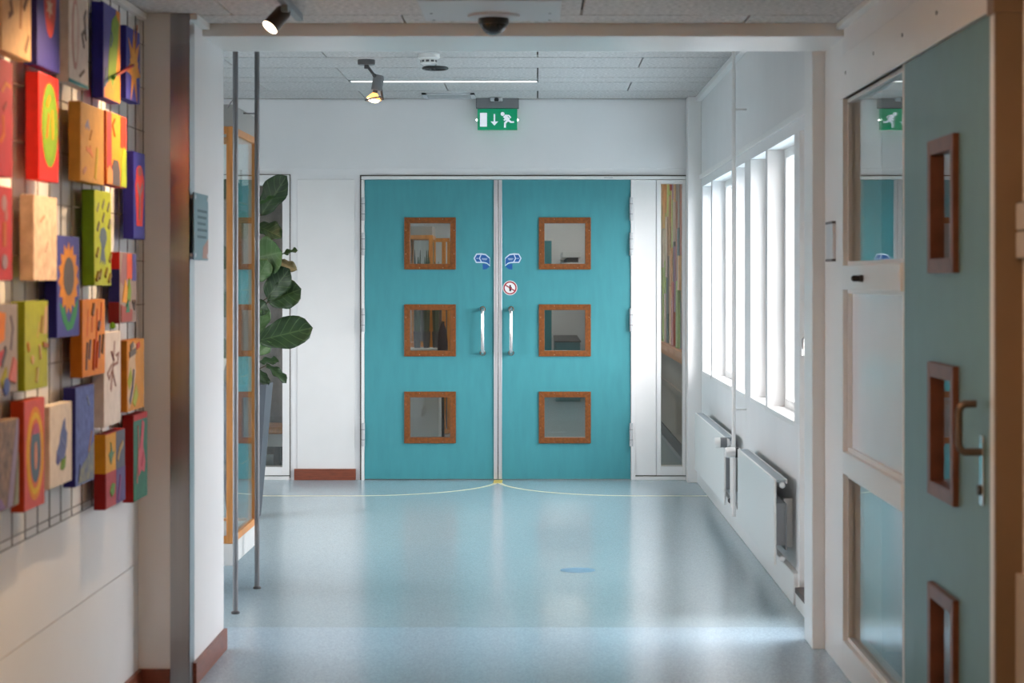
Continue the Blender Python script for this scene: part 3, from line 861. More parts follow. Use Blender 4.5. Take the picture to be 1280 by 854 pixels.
# ------------------------------------------------------------------ near right wall: glazed partition and grey-teal door
pr = thing('wall_right_near', (XN, YS(340), 0), 'white wall and frame around the glazed partition and grey-teal door', 'wall', kind='structure')
YG0 = YS(350.5)            # far jamb of the glazing
YG1 = YS(419.4)            # far edge of the door leaf
YJ = YS(519.5)             # near jamb of the door
XD = 1.12
obj('wall_panel', B(XN, XN + 0.14, YG0, YB1 + 0.0, 0.0, ZN + 0.1), TRIM, pr, 0.003)
obj('header', B(XN, XN + 0.14, YJ - 0.25, YG0, 2.20, ZN + 0.1), WHITE, pr)
obj('header_board', B(XN - 0.004, XN + 0.034, YJ - 0.05, YG0 + 0.05, 2.045, 2.20), TRIM, pr, 0.003)
for (px, py) in ((1057, 91), (1092, 67), (1128, 44), (1171, 16)):
    ys_ = YS((px - CX) / (XN - 0.004)); zz = H + (CY - py) / ((px - CX) / (XN - 0.004))
    obj('screw', MB().cyl((XN - 0.006, ys_, zz), (XN - 0.003, ys_, zz), 0.006, 10), MGREY, pr)
obj('jamb', B(XN, XN + 0.14, YS(524.5), YJ, 0.0, ZN), TRIM, pr, 0.002)
obj('jamb', B(XN + 0.003, XN + 0.14, YG1 - 0.004, YG1 + 0.02, 0.0, 2.12), TRIM, pr, 0.002)
WARMW = M('warm_white_paint', linear=(0.50, 0.46, 0.42), rough=0.5, noise=(4, 0.03))
obj('frame_post', B(XN, 1.16, YS(523) - 0.03, YS(524.5), 0.0, H + 332 / 523.0), M('brown_post', linear=(0.22, 0.145, 0.085), rough=0.5, noise=(4, 0.08)), pr)  # post in one even brown, darker than the jamb beside it
obj('post_cap', B(XN - 0.006, 1.155, YS(527), YS(519), H + 332 / 523.0, ZN), MATS['brown_post'], pr, 0.002)
obj('wall_panel', B(1.152, 1.29, -3.0, YS(523) - 0.03, 0.0, ZN + 0.1), WHITE, pr)
obj('ceiling_trim', B(XN - 0.028, XN, YJ - 0.2, YB0, ZN - 0.022, ZN), TRIM, pr, 0.003)
# glazing rails
gz = [(0.0, 0.114), (0.709, 0.789), (1.366, 1.451), (2.045, 2.12)]
for i, (a, b) in enumerate(gz):
    obj('glazing_rail', B(XN - (0.0 if i != 2 else 0.004), XN + 0.09, YG1 + 0.02, YG0, a, b), TRIM, pr, 0.003)
for i in range(3):
    z0, z1 = gz[i][1], gz[i + 1][0]
    ya, yb = YG1 + 0.02, YG0
    w4 = thing('window_%d' % (7 + i), (XD, (ya + yb) / 2, z0),
               ['lowest pane of the glazed partition, mirroring the blue floor', 'middle pane of the glazed partition above the wide white rail', 'top pane of the glazed partition, mirroring the exit sign'][i], 'window', kind='structure')
    obj('pane', B(XD, XD + 0.006, ya, yb, z0, z1), GLASS if i != 1 else M('white_film', linear=(0.86, 0.88, 0.92), rough=0.16, spec=0.22, noise=(4, 0.02)), w4)
    bd = MB().box(XD - 0.014, XD, yb - 0.014, yb, z0, z1)
    bd.box(XD - 0.014, XD, ya + 0.014, yb - 0.014, z0, z0 + 0.014).box(XD - 0.014, XD, ya + 0.014, yb - 0.014, z1 - 0.014, z1)
    obj('glazing_bead', bd, TRIM, w4)
# black door stop on the middle rail
ys_ = YS(375)
st = thing('door_buffer', (XN, ys_, 1.405), 'small black rubber buffer on the middle rail of the glazed partition', 'buffer')
obj('buffer_base', MB().cyl((XN - 0.004, ys_, 1.405), (XN - 0.016, ys_, 1.405), 0.012, 16), DBR, st, smooth=True)
obj('buffer_tip', MB().tube([(XN - 0.016, ys_, 1.405), (XN - 0.036, ys_, 1.405), (XN - 0.042, ys_, 1.405)], [0.010, 0.0105, 0.006], 16), RUBBER, st, smooth=True)
# room sign at the pier end and light switch
ry0, ry1 = YS((1040.5 - CX) / (XN - 0.012)), YS((1032.5 - CX) / (XN - 0.012))
rs = thing('room_sign', (XN, (ry0 + ry1) / 2, 1.47), 'small grey sign holder on the white wall beside the post', 'sign')
obj('sign_face', B(XN - 0.012, XN, ry0, ry1, 1.477, 1.606), ALU, rs, 0.001)
obj('sign_cap', B(XN - 0.014, XN, ry0 - 0.002, ry1 + 0.002, 1.468, 1.477), DGREY, rs)
obj('sign_cap', B(XN - 0.014, XN, ry0 - 0.002, ry1 + 0.002, 1.606, 1.615), DGREY, rs)
ky = YS((1271 - CX) / 1.14)
sw = thing('light_switch', (1.152, ky - 0.05, 1.44), 'two-gang white light switch beside the door post', 'switch')
obj('switch_frame', B(1.14, 1.152, ky - 0.095, ky, 1.448, 1.585), DGREY, sw, 0.002)
for (a, b) in ((1.452, 1.513), (1.519, 1.581)):
    obj('rocker', B(1.136, 1.142, ky - 0.09, ky - 0.004, a, b), LGREY, sw, 0.002)
gy_ = YS((1262 - CX) / 1.135)
obj('wall_guard', B(1.135, 1.152, 1.0, gy_, 0.0, H - 362 / ((1262 - CX) / 1.135)), WARMW, bevel=0.003,
    label='low white guard board on the wall beside the grey-teal door', cat='guard board')
# grey-teal door leaf
dl = thing('door_4', (XD + 0.02, (YG1 + YJ) / 2, 0), 'grey-teal side door with three small wood-framed windows and bronze handle', 'door', kind='structure')
ya, yb = YJ - 0.02, YG1 - 0.008
xf, xbk = 1.092, 1.137
wy0, wy1 = YS(518.9 / (xf - 0.016)), YS(486.7 / (xf - 0.016))
z0, z1 = 0.01, 2.041
cz = [0.386, 0.993, 1.600]
hw = 0.182
mb = MB().box(xf, xbk, ya, wy0 + 0.03, z0, z1).box(xf, xbk, wy1 - 0.03, yb, z0, z1)
zs = [z0] + [v for c in cz for v in (c - hw + 0.03, c + hw - 0.03)] + [z1]
for i in range(0, len(zs), 2):
    mb.box(xf, xbk, wy0 + 0.03, wy1 - 0.03, zs[i], zs[i + 1])
obj('leaf', mb, TEALD, dl)
fw = 0.040
for c in cz:
    vp = thing('vision_panel', (xf, (wy0 + wy1) / 2, c - hw), None, None, parent=dl)
    za, zb = c - hw, c + hw
    for poly in ([(wy0, za), (wy1, za), (wy1 - fw, za + fw), (wy0 + fw, za + fw)], [(wy0, zb), (wy1, zb), (wy1 - fw, zb - fw), (wy0 + fw, zb - fw)],
                 [(wy0, za), (wy0 + fw, za + fw), (wy0 + fw, zb - fw), (wy0, zb)], [(wy1, za), (wy1, zb), (wy1 - fw, zb - fw), (wy1 - fw, za + fw)]):
        obj('frame_rail', MB().prism(poly, 'x', xf - 0.016, xbk + 0.014), WOODD, vp, 0.002)
    obj('pane', B(xf + 0.004, xf + 0.010, wy0 + fw - 0.004, wy1 - fw + 0.004, za + fw - 0.004, zb - fw + 0.004), GLASS, vp)
BRZ = M('handle_bronze', linear=(0.16, 0.125, 0.10), rough=0.4, metal=0.6)
hy = YS(554 / 1.086)
hp = obj('handle_plate', B(xf - 0.006, xf, hy - 0.018, hy + 0.018, 0.847, 1.021), CHROME, dl, 0.002)
obj('lock_cylinder', MB().cyl((xf - 0.014, hy, 0.885), (xf, hy, 0.885), 0.013, 16), DBR, hp, smooth=True)
pts = [(xf - 0.004, hy, 0.978), (xf - 0.045, hy, 0.978), (xf - 0.055, hy, 0.984), (xf - 0.060, hy, 0.997), (xf - 0.060, hy, 1.078), (xf - 0.055, hy, 1.090), (xf - 0.045, hy, 1.096), (xf - 0.018, hy, 1.096)]
obj('grip', MB().tube(pts, 0.0095, 14), BRZ, dl, smooth=True)
# room behind the partition
ro = thing('wall_side_room', (2.6, 5.0, 0), 'plain walls of the dim room behind the glazed partition', 'wall', kind='structure')
SR = M('side_room_paint', linear=(0.55, 0.52, 0.48), rough=0.6, noise=(3, 0.05))
obj('wall_panel', B(3.4, 3.5, 1.0, YB1 + 0.1, 0.0, 2.6), SR, ro)
obj('wall_panel', B(XN + 0.14, 3.5, YB1 - 0.05, YB1 + 0.1, 0.0, 2.6), SR, ro)
obj('wall_panel', B(1.29, 3.5, 1.0, 1.1, 0.0, 2.6), SR, ro)
obj('ceiling_panel', B(XN + 0.14, 3.5, 1.0, YB1 + 0.1, 2.5, 2.6), SR, ro)
MATR = M('red_fabric', linear=(0.30, 0.03, 0.03), rough=0.8, noise=(30, 0.2))
pb = thing('pin_board', (3.38, 6.6, 1.2), 'red pin board on the wall of the side room seen through the door window', 'pin board')
obj('board', B(3.375, 3.4, 6.0, 7.2, 1.15, 1.75), MATR, pb)
obj('board_frame', MB().box(3.37, 3.4, 5.96, 6.0, 1.11, 1.79).box(3.37, 3.4, 7.2, 7.24, 1.11, 1.79).box(3.37, 3.4, 6.0, 7.2, 1.11, 1.15).box(3.37, 3.4, 6.0, 7.2, 1.75, 1.79), OAK, pb)

# ------------------------------------------------------------------ wire grid with children's canvases
XG = XL + 0.022
gr = thing('wire_grid', (XL, 5.2, 0.722), 'thin dark wire display grid on the left wall behind the paintings', 'display grid')
WIRE = M('grid_wire', linear=(0.07, 0.055, 0.045), rough=0.45, metal=0.6)
gy0, gy1 = 4.3, YRT - 0.03
w0 = None
n = int((gy1 - gy0) / 0.128)
for i in range(n + 1):
    yy = gy1 - i * 0.128
    if w0 is None:
        w0 = obj('vertical_wire', MB().cyl((XG, yy, 0.722), (XG, yy, ZN - 0.03), 0.0017, 6), WIRE, gr)
    else:
        twin(w0, (XG, yy, ORG[w0].z), gr)
h0 = None
zz = 0.722
lev = [0.722, 0.745] + [1.903 - 0.1465 * k for k in range(-2, 8)]
for zz in lev:
    if h0 is None:
        h0 = obj('horizontal_wire', MB().cyl((XG + 0.004, gy0, zz), (XG + 0.004, gy1, zz), 0.0017, 6), WIRE, gr)
        hz_off = ORG[h0].z - zz
    else:
        twin(h0, (XG + 0.004, ORG[h0].y, zz + hz_off), gr)
for zz in (0.9, 2.1):
    for yy in (gy0 + 0.3, 5.6, gy1 - 0.05):
        obj('wall_spacer', MB().cyl((XL, yy, zz), (XG, yy, zz), 0.005, 8), WIRE, gr)

XFR = -1.300               # front of the canvases
XBK = XG + 0.006
PC = {}
def paint(hexc):
    key = 'paint_' + hexc
    rgb = tuple(int(hexc[i:i + 2], 16) for i in (0, 2, 4))
    l = lin(rgb)
    g = 0.3 * l[0] + 0.55 * l[1] + 0.15 * l[2]
    l = tuple(max(0.004, (g + (v - g) * 1.22) * 0.78) for v in l)
    return M(key, linear=l, rough=0.6, noise=(28, 0.12), bump=(120, 0.10), spec=0.3)
def mottled(hexc, hex2, sc):
    key = 'mottle_' + hexc + hex2
    rgb = tuple(int(hexc[i:i + 2], 16) for i in (0, 2, 4)); r2 = tuple(int(hex2[i:i + 2], 16) for i in (0, 2, 4))
    return M(key, rgb=rgb, rough=0.6, noise=(sc, 0.25), c2=r2, bump=(90, 0.3))

class Canvas:
    def __init__(self, xb, xc, yt, yb, side, label, mat=None):
        s0 = (xb - CX) / XFR; s1 = (xc - CX) / XFR
        self.y0, self.y1 = YS(s0), YS(s1)
        self.z1, self.z0 = H + (CY - yt) / s0, H + (CY - yb) / s0
        self.n = 0
        self.o = obj('canvas_painting', B(XBK, XFR, self.y0, self.y1, self.z0, self.z1), mat or paint(side), bevel=0.002,
                     label=label, cat='painting', group="children's canvases on the wire grid")
    def P(self, u, v):
        return (self.y0 + u * (self.y1 - self.y0), self.z0 + v * (self.z1 - self.z0))
    def poly(self, pts, c, mat=None, name='painted_shape', t=0.0009):
        a = XFR - 0.0004
        b = XFR + 0.0006 + 0.0005 * self.n
        self.n += 1
        return obj(name, MB().prism([self.P(*p) for p in pts], 'x', a, b), mat or paint(c), self.o)
    def face(self, c, mat=None):
        return self.poly([(0.005, 0.005), (0.995, 0.005), (0.995, 0.995), (0.005, 0.995)], c, mat, 'painted_ground')
    def rect(self, u0, v0, u1, v1, c, mat=None):
        return self.poly([(u0, v0), (u1, v0), (u1, v1), (u0, v1)], c, mat)
    def oval(self, u, v, ru, rv, c, n=24, mat=None):
        return self.poly([(u + ru * math.cos(2 * math.pi * i / n), v + rv * math.sin(2 * math.pi * i / n)) for i in range(n)], c, mat)
    def star(self, u, v, r1u, r1v, r2, n, c):
        pts = []
        for i in range(2 * n):
            k = 1.0 if i % 2 == 0 else r2
            a = math.pi * i / n + math.pi / 2
            pts.append((u + r1u * k * math.cos(a), v + r1v * k * math.sin(a)))
        return self.poly(pts, c)
    def line(self, pts, w, c):
        """brush stroke of width w (fraction of the canvas width) along a polyline"""
        asp = (self.y1 - self.y0) / (self.z1 - self.z0)
        mb = MB()
        a, b = XFR - 0.0004, XFR + 0.0006 + 0.0005 * self.n
        self.n += 1
        for i in range(len(pts) - 1):
            p, q = Vector(self.P(*pts[i])), Vector(self.P(*pts[i + 1]))
            d = (q - p).normalized(); m = Vector((-d.y, d.x)) * w * 0.72 * (self.y1 - self.y0) / 2
            e = d * w * (self.y1 - self.y0) * 0.3
            mb.prism([tuple(p - e + m), tuple(q + e + m), tuple(q + e - m), tuple(p - e - m)], 'x', a, b + i * 0.00003)
        return obj('brush_stroke', mb, paint(c), self.o)

c = Canvas(2, 39, -74, 62, 'd9b48c', 'cream canvas with loose dark specks and one brown stroke, at the top of the grid')
c.line([(.25, .35), (.35, .40), (.3, .48)], .08, '6b4a3a'); c.line([(.62, .30), (.66, .62), (.6, .8)], .07, 'b07a4e'); c.line([(.75, .50), (.85, .60)], .08, '5c4234'); c.line([(.8, .10), (.9, .22)], .07, '8a6a50'); c.line([(.3, .72), (.42, .74)], .08, '4a3a34')
c = Canvas(46.5, 75, -57, 80.7, '34307a', 'violet-blue canvas with a red oval and pale star')
c.oval(.55, .72, .27, .42, 'b0443a'); c.star(.52, .58, .16, .11, .45, 6, 'c9b09a')
c = Canvas(86, 110.5, -32, 102, 'ece4de', 'pale grey-white canvas with faint pink oval and black squiggle, teal lower edge')
c.rect(0, 0, 1, .035, '4e95a0'); c.oval(.32, .48, .16, .34, 'd0a8a4'); c.oval(.32, .48, .11, .28, 'ece4de')
c.line([(.75, .40), (.66, .50), (.8, .56), (.86, .48), (.78, .68), (.86, .74)], .06, '6b5f5c'); c.line([(.55, .10), (.75, .16)], .05, '8a7c74')
c = Canvas(129, 150, 1.5, 121.8, '2a2a86', 'navy, green and orange canvas, tallest in the corner row under the ceiling')
c.face('5152a0'); c.poly([(.99, .99), (.75, .99), (.75, .80), (.45, .60), (.40, .25), (.05, .10), (.05, .01), (.99, .01)], 'ee9a2c')
c.poly([(.72, .94), (.92, .86), (.86, .62), (.78, .45), (.74, .28), (.52, .12), (.40, .22), (.25, .16), (.28, .40), (.38, .62), (.50, .86)], '86a62e')
c.line([(.42, .58), (.5, .66), (.46, .72)], .06, '3c4a86'); c.line([(.1, .15), (.15, .3)], .09, '6f8a9a')
c = Canvas(157.7, 175, 31, 123, '34358e', 'blue canvas with an orange relief sun and a thin red rod sticking out')
c.star(.55, .50, .52, .56, .42, 7, 'd9953a'); c.star(.55, .5, .3, .30, .7, 9, 'e5a646')
c.line([(.62, .70), (.78, 1.06)], .08, 'a9623a')
p0 = c.P(.5, .5)
e0 = Vector((XFR, p0[0], p0[1])); e1 = Vector((XFR, YS((136 - CX) / XFR), H + (CY - 95) / ((136 - CX) / XFR)))
rod = obj('rod', MB().tube([e0, (e0 + e1) / 2 + Vector((0.01, 0, 0)), e1 + Vector((0.02, 0, 0))], 0.005, 8), paint('7a2020'), c.o)
obj('rod_tip', MB().tube([e1 + Vector((0.02, 0, 0)), e1 + Vector((0.02, -0.03, -0.008))], [0.005, 0.007], 8), paint('4a8a3a'), rod)
c = Canvas(-14, 16, 66, 217, 'a83c48', 'maroon canvas with loose orange strokes beside the red canvas with a lime oval')
c.line([(.55, .72), (.7, .80), (.9, .78)], .06, 'c07848'); c.line([(.5, .3), (.62, .36), (.58, .5)], .08, 'c8743e'); c.line([(.6, .58), (.7, .62)], .08, '7c3038')
c = Canvas(48.5, 73, 89, 224, 'd8412c', 'bright red canvas with a tall lime green oval')
c.oval(.55, .53, .42, .40, '6a8a16', 28); c.oval(.50, .50, .30, .30, '74921a', 24); c.line([(.38, .42), (.48, .62)], .10, 'b5653a'); c.line([(.68, .42), (.66, .66)], .09, 'd09a3a'); c.line([(.40, .72), (.50, .78)], .10, 'c98a3a')
c = Canvas(100.5, 130, 126, 225.7, 'c99a5c', 'plain tan canvas with small blue and pink marks')
c.line([(.22, .70), (.30, .76), (.34, .70)], .07, '7a7a96'); c.line([(.26, .42), (.40, .40), (.48, .36), (.40, .44)], .06, 'd08460'); c.line([(.62, .10), (.70, .42)], .10, 'b9a44a'); c.line([(.12, .12), (.2, .16)], .06, 'b88a7c'); c.line([(.45, .66), (.38, .56)], .03, 'b07e4c')
c = Canvas(132.5, 157.5, 137.4, 230, 'b2262c', 'red and yellow canvas with dark figure and lime stripe')
c.face('f0a528'); c.rect(.02, .22, .26, .99, 'b4474c'); c.rect(.70, .55, .99, .99, 'd04a3c'); c.poly([(.72, .01), (.99, .01), (.99, .50), (.86, .58), (.74, .40)], '9cb02c')
c.poly([(.30, .01), (.66, .01), (.66, .22), (.56, .36), (.34, .36), (.26, .24)], '5a545c'); c.poly([(.02, .01), (.28, .01), (.28, .20), (.14, .26), (.02, .2)], 'e0a072'); c.line([(.40, .70), (.30, .82), (.40, .90)], .05, 'd8793a')
c = Canvas(167, 181.3, 188.4, 298.4, '2c2a8a', 'navy canvas with a narrow red figure, beside the return wall')
c.poly([(.25, .02 + .13), (.75, .15), (.85, .45), (.92, .70), (.72, .80), (.30, .80), (.12, .62), (.2, .4)], 'c8433c'); c.oval(.5, .72, .30, .13, 'cc4a42'); c.line([(.30, .62), (.5, .50), (.72, .62)], .14, '8a7a7e'); c.line([(.5, .5), (.48, .25)], .14, '8a7070'); c.oval(.48, .78, .16, .05, '8c5a5c')
c = Canvas(-12, 15.5, 230, 351, 'b8484c', 'dull red canvas with grey smudges and an ochre bar')
c.oval(.62, .82, .12, .09, 'a88a92'); c.oval(.70, .70, .08, .07, 'b07a7c'); c.rect(.55, .36, .70, .62, 'b8704a'); c.oval(.62, .2, .13, .08, 'a08c98')
c = Canvas(41.5, 71, 243, 351, 'dcb595', 'beige rough-textured canvas without any figure', mottled('d6b090', 'e4c6a8', 26))
c.face('dfc0a2', mottled('d9b698', 'ecd2b8', 34)); c.line([(.5, .35), (.6, .45)], .05, 'c4a494'); c.line([(.3, .70), (.45, .76)], .05, 'c8a68e')
c = Canvas(71, 99, 293.8, 423, '23237e', 'navy canvas with a yellow sunflower and green leaves')
c.face('4a4c9c'); c.poly([(.1, .34), (.25, .16), (.45, .06), (.68, .08), (.85, .20), (.95, .38), (.72, .28), (.55, .14), (.45, .16), (.3, .30)], '3f8f5e'); c.star(.50, .58, .46, .36, .78, 15, 'd9963a'); c.oval(.50, .60, .24, .19, '5f5a58')
c = Canvas(117.5, 138.7, 236.7, 357.5, '7aa028', 'lime canvas with a grey standing figure and purple dashes')
c.face('b3c02e'); c.poly([(.32, .22), (.42, .28), (.50, .22), (.52, .28), (.62, .22), (.66, .26), (.58, .38), (.74, .50), (.70, .58), (.55, .62), (.38, .60), (.30, .52), (.42, .40)], '5a6a80')
for (u, v) in ((.2, .82), (.5, .86), (.8, .84), (.5, .72), (.2, .62), (.85, .66), (.15, .35), (.9, .3), (.3, .12), (.65, .14), (.85, .08), (.12, .1)):
    c.line([(u - .03, v - .03), (u + .05, v + .03)], .07, '6f6a6a' if v > .6 else '8a7a4a')
c = Canvas(149.4, 170, 315, 404.7, '26246e', 'small collage canvas in red, navy and green patches')
c.face('9a8a84'); c.poly([(.02, .6), (.2, .98), (.5, .98), (.55, .7), (.3, .5)], '8c6a72'); c.rect(.42, .62, .72, .98, 'd0603a'); c.rect(.75, .60, .98, .98, '4a4a94'); c.poly([(.15, .3), (.3, .62), (.45, .5), (.40, .28)], 'd9a03e'); c.poly([(.4, .35), (.55, .65), (.65, .45), (.6, .3)], '7a9a3c'); c.poly([(.05, .02), (.7, .02), (.72, .18), (.05, .26)], '9c5450'); c.poly([(.3, .15), (.45, .32), (.55, .15)], '3a7a64'); c.line([(.75, .3), (.85, .2), (.9, .3)], .05, '5a504c')
obj('side_patch', B(XBK, XFR, c.y0 - 0.0015, c.y0 + 0.004, c.z0 + (c.z1 - c.z0) * .76, c.z1), paint('c43226'), c.o)
obj('side_patch', B(XBK, XFR, c.y0 - 0.0015, c.y0 + 0.004, c.z0, c.z0 + (c.z1 - c.z0) * .30), paint('7a2026'), c.o)
obj('green_knob', MB().lathe(XFR - 0.02, c.y0 - 0.008, [(0.0, c.z0 - 0.018), (0.009, c.z0 - 0.012), (0.009, c.z0 - 0.002), (0.004, c.z0 + 0.004)], 12), paint('6f9a2e'), c.o, smooth=True)
c = Canvas(-9, 22, 381, 496, '9c9492', 'grey canvas with scattered coral, blue and lime patches')
c.poly([(.15, .55), (.45, .60), (.5, .9), (.2, .92)], 'd9884c'); c.line([(.72, .5), (.8, .72), (.72, .85)], .06, '56546a'); c.poly([(.1, .45), (.45, .5), (.4, .35), (.15, .3)], 'b8505a'); c.line([(.35, .35), (.48, .48)], .12, '4a4c5a'); c.poly([(.3, .15), (.5, .3), (.55, .12), (.4, .05)], 'a0a048'); c.poly([(.62, .15), (.8, .4), (.95, .35), (.9, .1)], 'c07a78'); c.oval(.5, .08, .12, .1, '4a5a9a')
c = Canvas(30.5, 59.5, 377, 489.7, '8f9a24', 'plain lime green canvas with pale pink flecks')
c.face('a9b12e'); c.line([(.55, .60), (.62, .74)], .06, 'c9a86a'); c.line([(.70, .66), (.74, .8)], .09, '8a5a3c'); c.poly([(.78, .62), (.86, .9), (.96, .95), (.95, .62)], 'c8ac94'); c.oval(.32, .34, .06, .05, 'c8a87c'); c.line([(.66, .36), (.62, .48)], .07, 'd0ae8a'); c.line([(.15, .46), (.12, .52)], .06, 'c07c4a'); c.line([(.48, .10), (.52, .22)], .07, 'c8b48a'); c.line([(.78, .5), (.95, .48)], .07, '9a6a4c')
c = Canvas(102.7, 131, 375, 472.8, 'c07a1c', 'orange canvas with red and grey brushed strokes')
c.face('df9440')
for i, (u, v, h_, cc) in enumerate(((.2, .55, .3, 'd2703e'), (.4, .6, .25, 'd8743c'), (.6, .45, .4, 'd06a3a'), (.78, .65, .28, 'd46a3c'), (.15, .12, .3, '6a6468'), (.28, .25, .2, '6a6876'), (.70, .25, .25, '70686a'), (.85, .3, .2, '7a6a5c'), (.45, .1, .35, 'c8603a'), (.58, .12, .3, 'cf6a40'), (.4, .82, .1, '7a6a60'), (.65, .62, .06, '6a6470'))):
    c.line([(u, v), (u + .05, v + h_)], .06, cc)
c = Canvas(130, 151, 416, 535, 'eae2de', 'white canvas with a brown dragonfly-like drawing')
c.line([(.42, .38), (.52, .62), (.62, .88)], .07, '8a5c58'); c.line([(.52, .62), (.30, .50), (.20, .56), (.42, .64)], .05, '8f6a66'); c.line([(.54, .64), (.80, .66), (.86, .76), (.72, .74)], .05, '8f6a66'); c.line([(.50, .58), (.38, .40)], .04, 'a07c74'); c.line([(.5, .56), (.66, .42)], .04, 'a88880'); c.line([(.42, .78), (.55, .70)], .04, '8a5c58')
c = Canvas(158.5, 180, 426, 516, 'c4821e', 'yellow-orange canvas with white shape, lime streak and dark stroke')
c.face('dd9a34'); c.poly([(.1, .70), (.3, .98), (.55, .92), (.45, .72), (.5, .55), (.35, .2), (.1, .02), (.02, .2)], 'dcc0a0'); c.poly([(.02, .42), (.2, .62), (.3, .45), (.12, .30)], 'a8b030'); c.poly([(.30, .12), (.5, .38), (.62, .2), (.45, .05)], 'b0b62c'); c.line([(.36, .55), (.30, .35), (.16, .15)], .09, '4a4a62'); c.line([(.15, .80), (.45, .84)], .10, '6a6058'); c.line([(.2, .90), (.3, .93)], .10, '70665c'); c.line([(.55, .9), (.66, .92)], .09, 'd0562e')
c = Canvas(-10, 23.5, 531, 645, '54443f', 'dark brown mottled canvas with a lavender slanting band', mottled('4c3e3c', '8a705c', 40))
c.poly([(.55, .01), (.75, .01), (.99, .80), (.99, .99), (.92, .99)], '8f86a2'); c.poly([(.82, .01), (.99, .01), (.99, .6)], '8f9488'); c.poly([(.02, .01), (.5, .01), (.3, .15), (.05, .10)], '7c6a94')
c = Canvas(30, 55.5, 502, 641, 'b04a2c', 'rainbow canvas with nested yellow, blue and pink ovals')
c.face('c4605a'); c.oval(.52, .50, .44, .43, 'd6923e', 28); c.oval(.52, .50, .38, .38, 'd8b848', 28); c.oval(.52, .50, .30, .32, 'cf7a54', 28); c.oval(.52, .50, .25, .27, '4f6a80', 28); c.oval(.52, .48, .07, .13, 'd49a88', 20); c.poly([(.35, .68), (.70, .68), (.62, .76), (.52, .78), (.42, .76)], 'b0607a')
c = Canvas(62, 90, 508.7, 612.6, 'ece2d8', 'off-white canvas with a blue flower on a green stalk')
c.poly([(.28, .30), (.30, .42), (.42, .52), (.46, .62), (.60, .78), (.68, .82), (.70, .68), (.78, .62), (.74, .45), (.66, .32), (.5, .30), (.36, .26)], '6a78b0'); c.oval(.36, .32, .07, .06, '5a5a9a'); c.poly([(.46, .20), (.52, .32), (.60, .30), (.70, .34), (.66, .20), (.56, .18)], '7aa04a'); c.line([(.50, .58), (.62, .48)], .05, '8a94c4')
c = Canvas(94.2, 117.5, 485, 609.8, '23236e', 'deep blue speckled canvas with greenish lower corner')
c.face('4c5a9a', mottled('2a3a98', '5468b8', 30)); c.poly([(.12, .02), (.98, .02), (.98, .40), (.80, .36), (.62, .26), (.4, .22), (.15, .12)], '66708a', mottled('4f608c', '8a8a6c', 45)); c.line([(.70, .32), (.85, .50)], .06, 'b08a62'); c.line([(.15, .06), (.22, .2)], .06, '3a3a5c'); c.line([(.6, .88), (.7, .80)], .05, '8a92b4')
c = Canvas(131.7, 156, 543.6, 638, '8e1f22', 'four-part canvas in yellow, slate, red and purple blocks')
c.rect(.01, .48, .52, .99, 'd9a534'); c.rect(.52, .48, .99, .99, '5a5c6c'); c.rect(.01, .01, .52, .48, 'b04a4e'); c.rect(.52, .01, .99, .48, '5c4a80'); c.poly([(.15, .72), (.25, .76), (.24, .88), (.34, .72), (.44, .74), (.32, .66), (.26, .58)], '5f8a6c'); c.line([(.62, .62), (.7, .72), (.85, .80)], .08, 'b8a078'); c.poly([(.2, .22), (.30, .32), (.44, .30), (.40, .18), (.28, .14)], '6a9a4a'); c.line([(.62, .08), (.72, .34)], .09, '8a4a82')
obj('side_patch', B(XBK, XFR, c.y0 - 0.0015, c.y0 + 0.004, c.z0 + (c.z1 - c.z0) * .48, c.z1), paint('d49a22'), c.o)
c = Canvas(166.7, 184, 519.6, 628.8, 'a01a22', 'dark green canvas with red edge and a pink flower, lowest beside the return wall')
c.face('34705a'); c.rect(.01, .93, .99, .995, 'b8342e'); c.rect(.01, .01, .16, .2, '3a8060'); c.poly([(.35, .28), (.55, .34), (.75, .30), (.82, .42), (.66, .62), (.74, .88), (.60, .92), (.52, .74), (.42, .60), (.30, .52)], 'd0646e'); c.line([(.24, .22), (.34, .6), (.3, .85)], .07, 'b8847a'); c.line([(.55, .4), (.66, .52)], .06, 'b84a58')

# ------------------------------------------------------------------ poles, display cabinet, plant
for i, (px, s, lab) in enumerate(((294.3, 298.0, 'grey steel pole closer to the pier, floor to ceiling'), (321.3, 275.7, 'grey steel pole in front of the potted fig, floor to ceiling'))):
    x, y = (px - CX) / s, YS(s)
    t = thing('steel_pole', (x, y, 0), lab, 'pole', 'steel poles beside the display cabinet')
    obj('tube', MB().cyl((x, y, 0.006), (x, y, ZC), 0.0115, 16), POLE, t, smooth=True)
    obj('foot', MB().lathe(x, y, [(0.018, 0.0), (0.018, 0.008), (0.012, 0.012)], 18), DGREY, t, smooth=True)

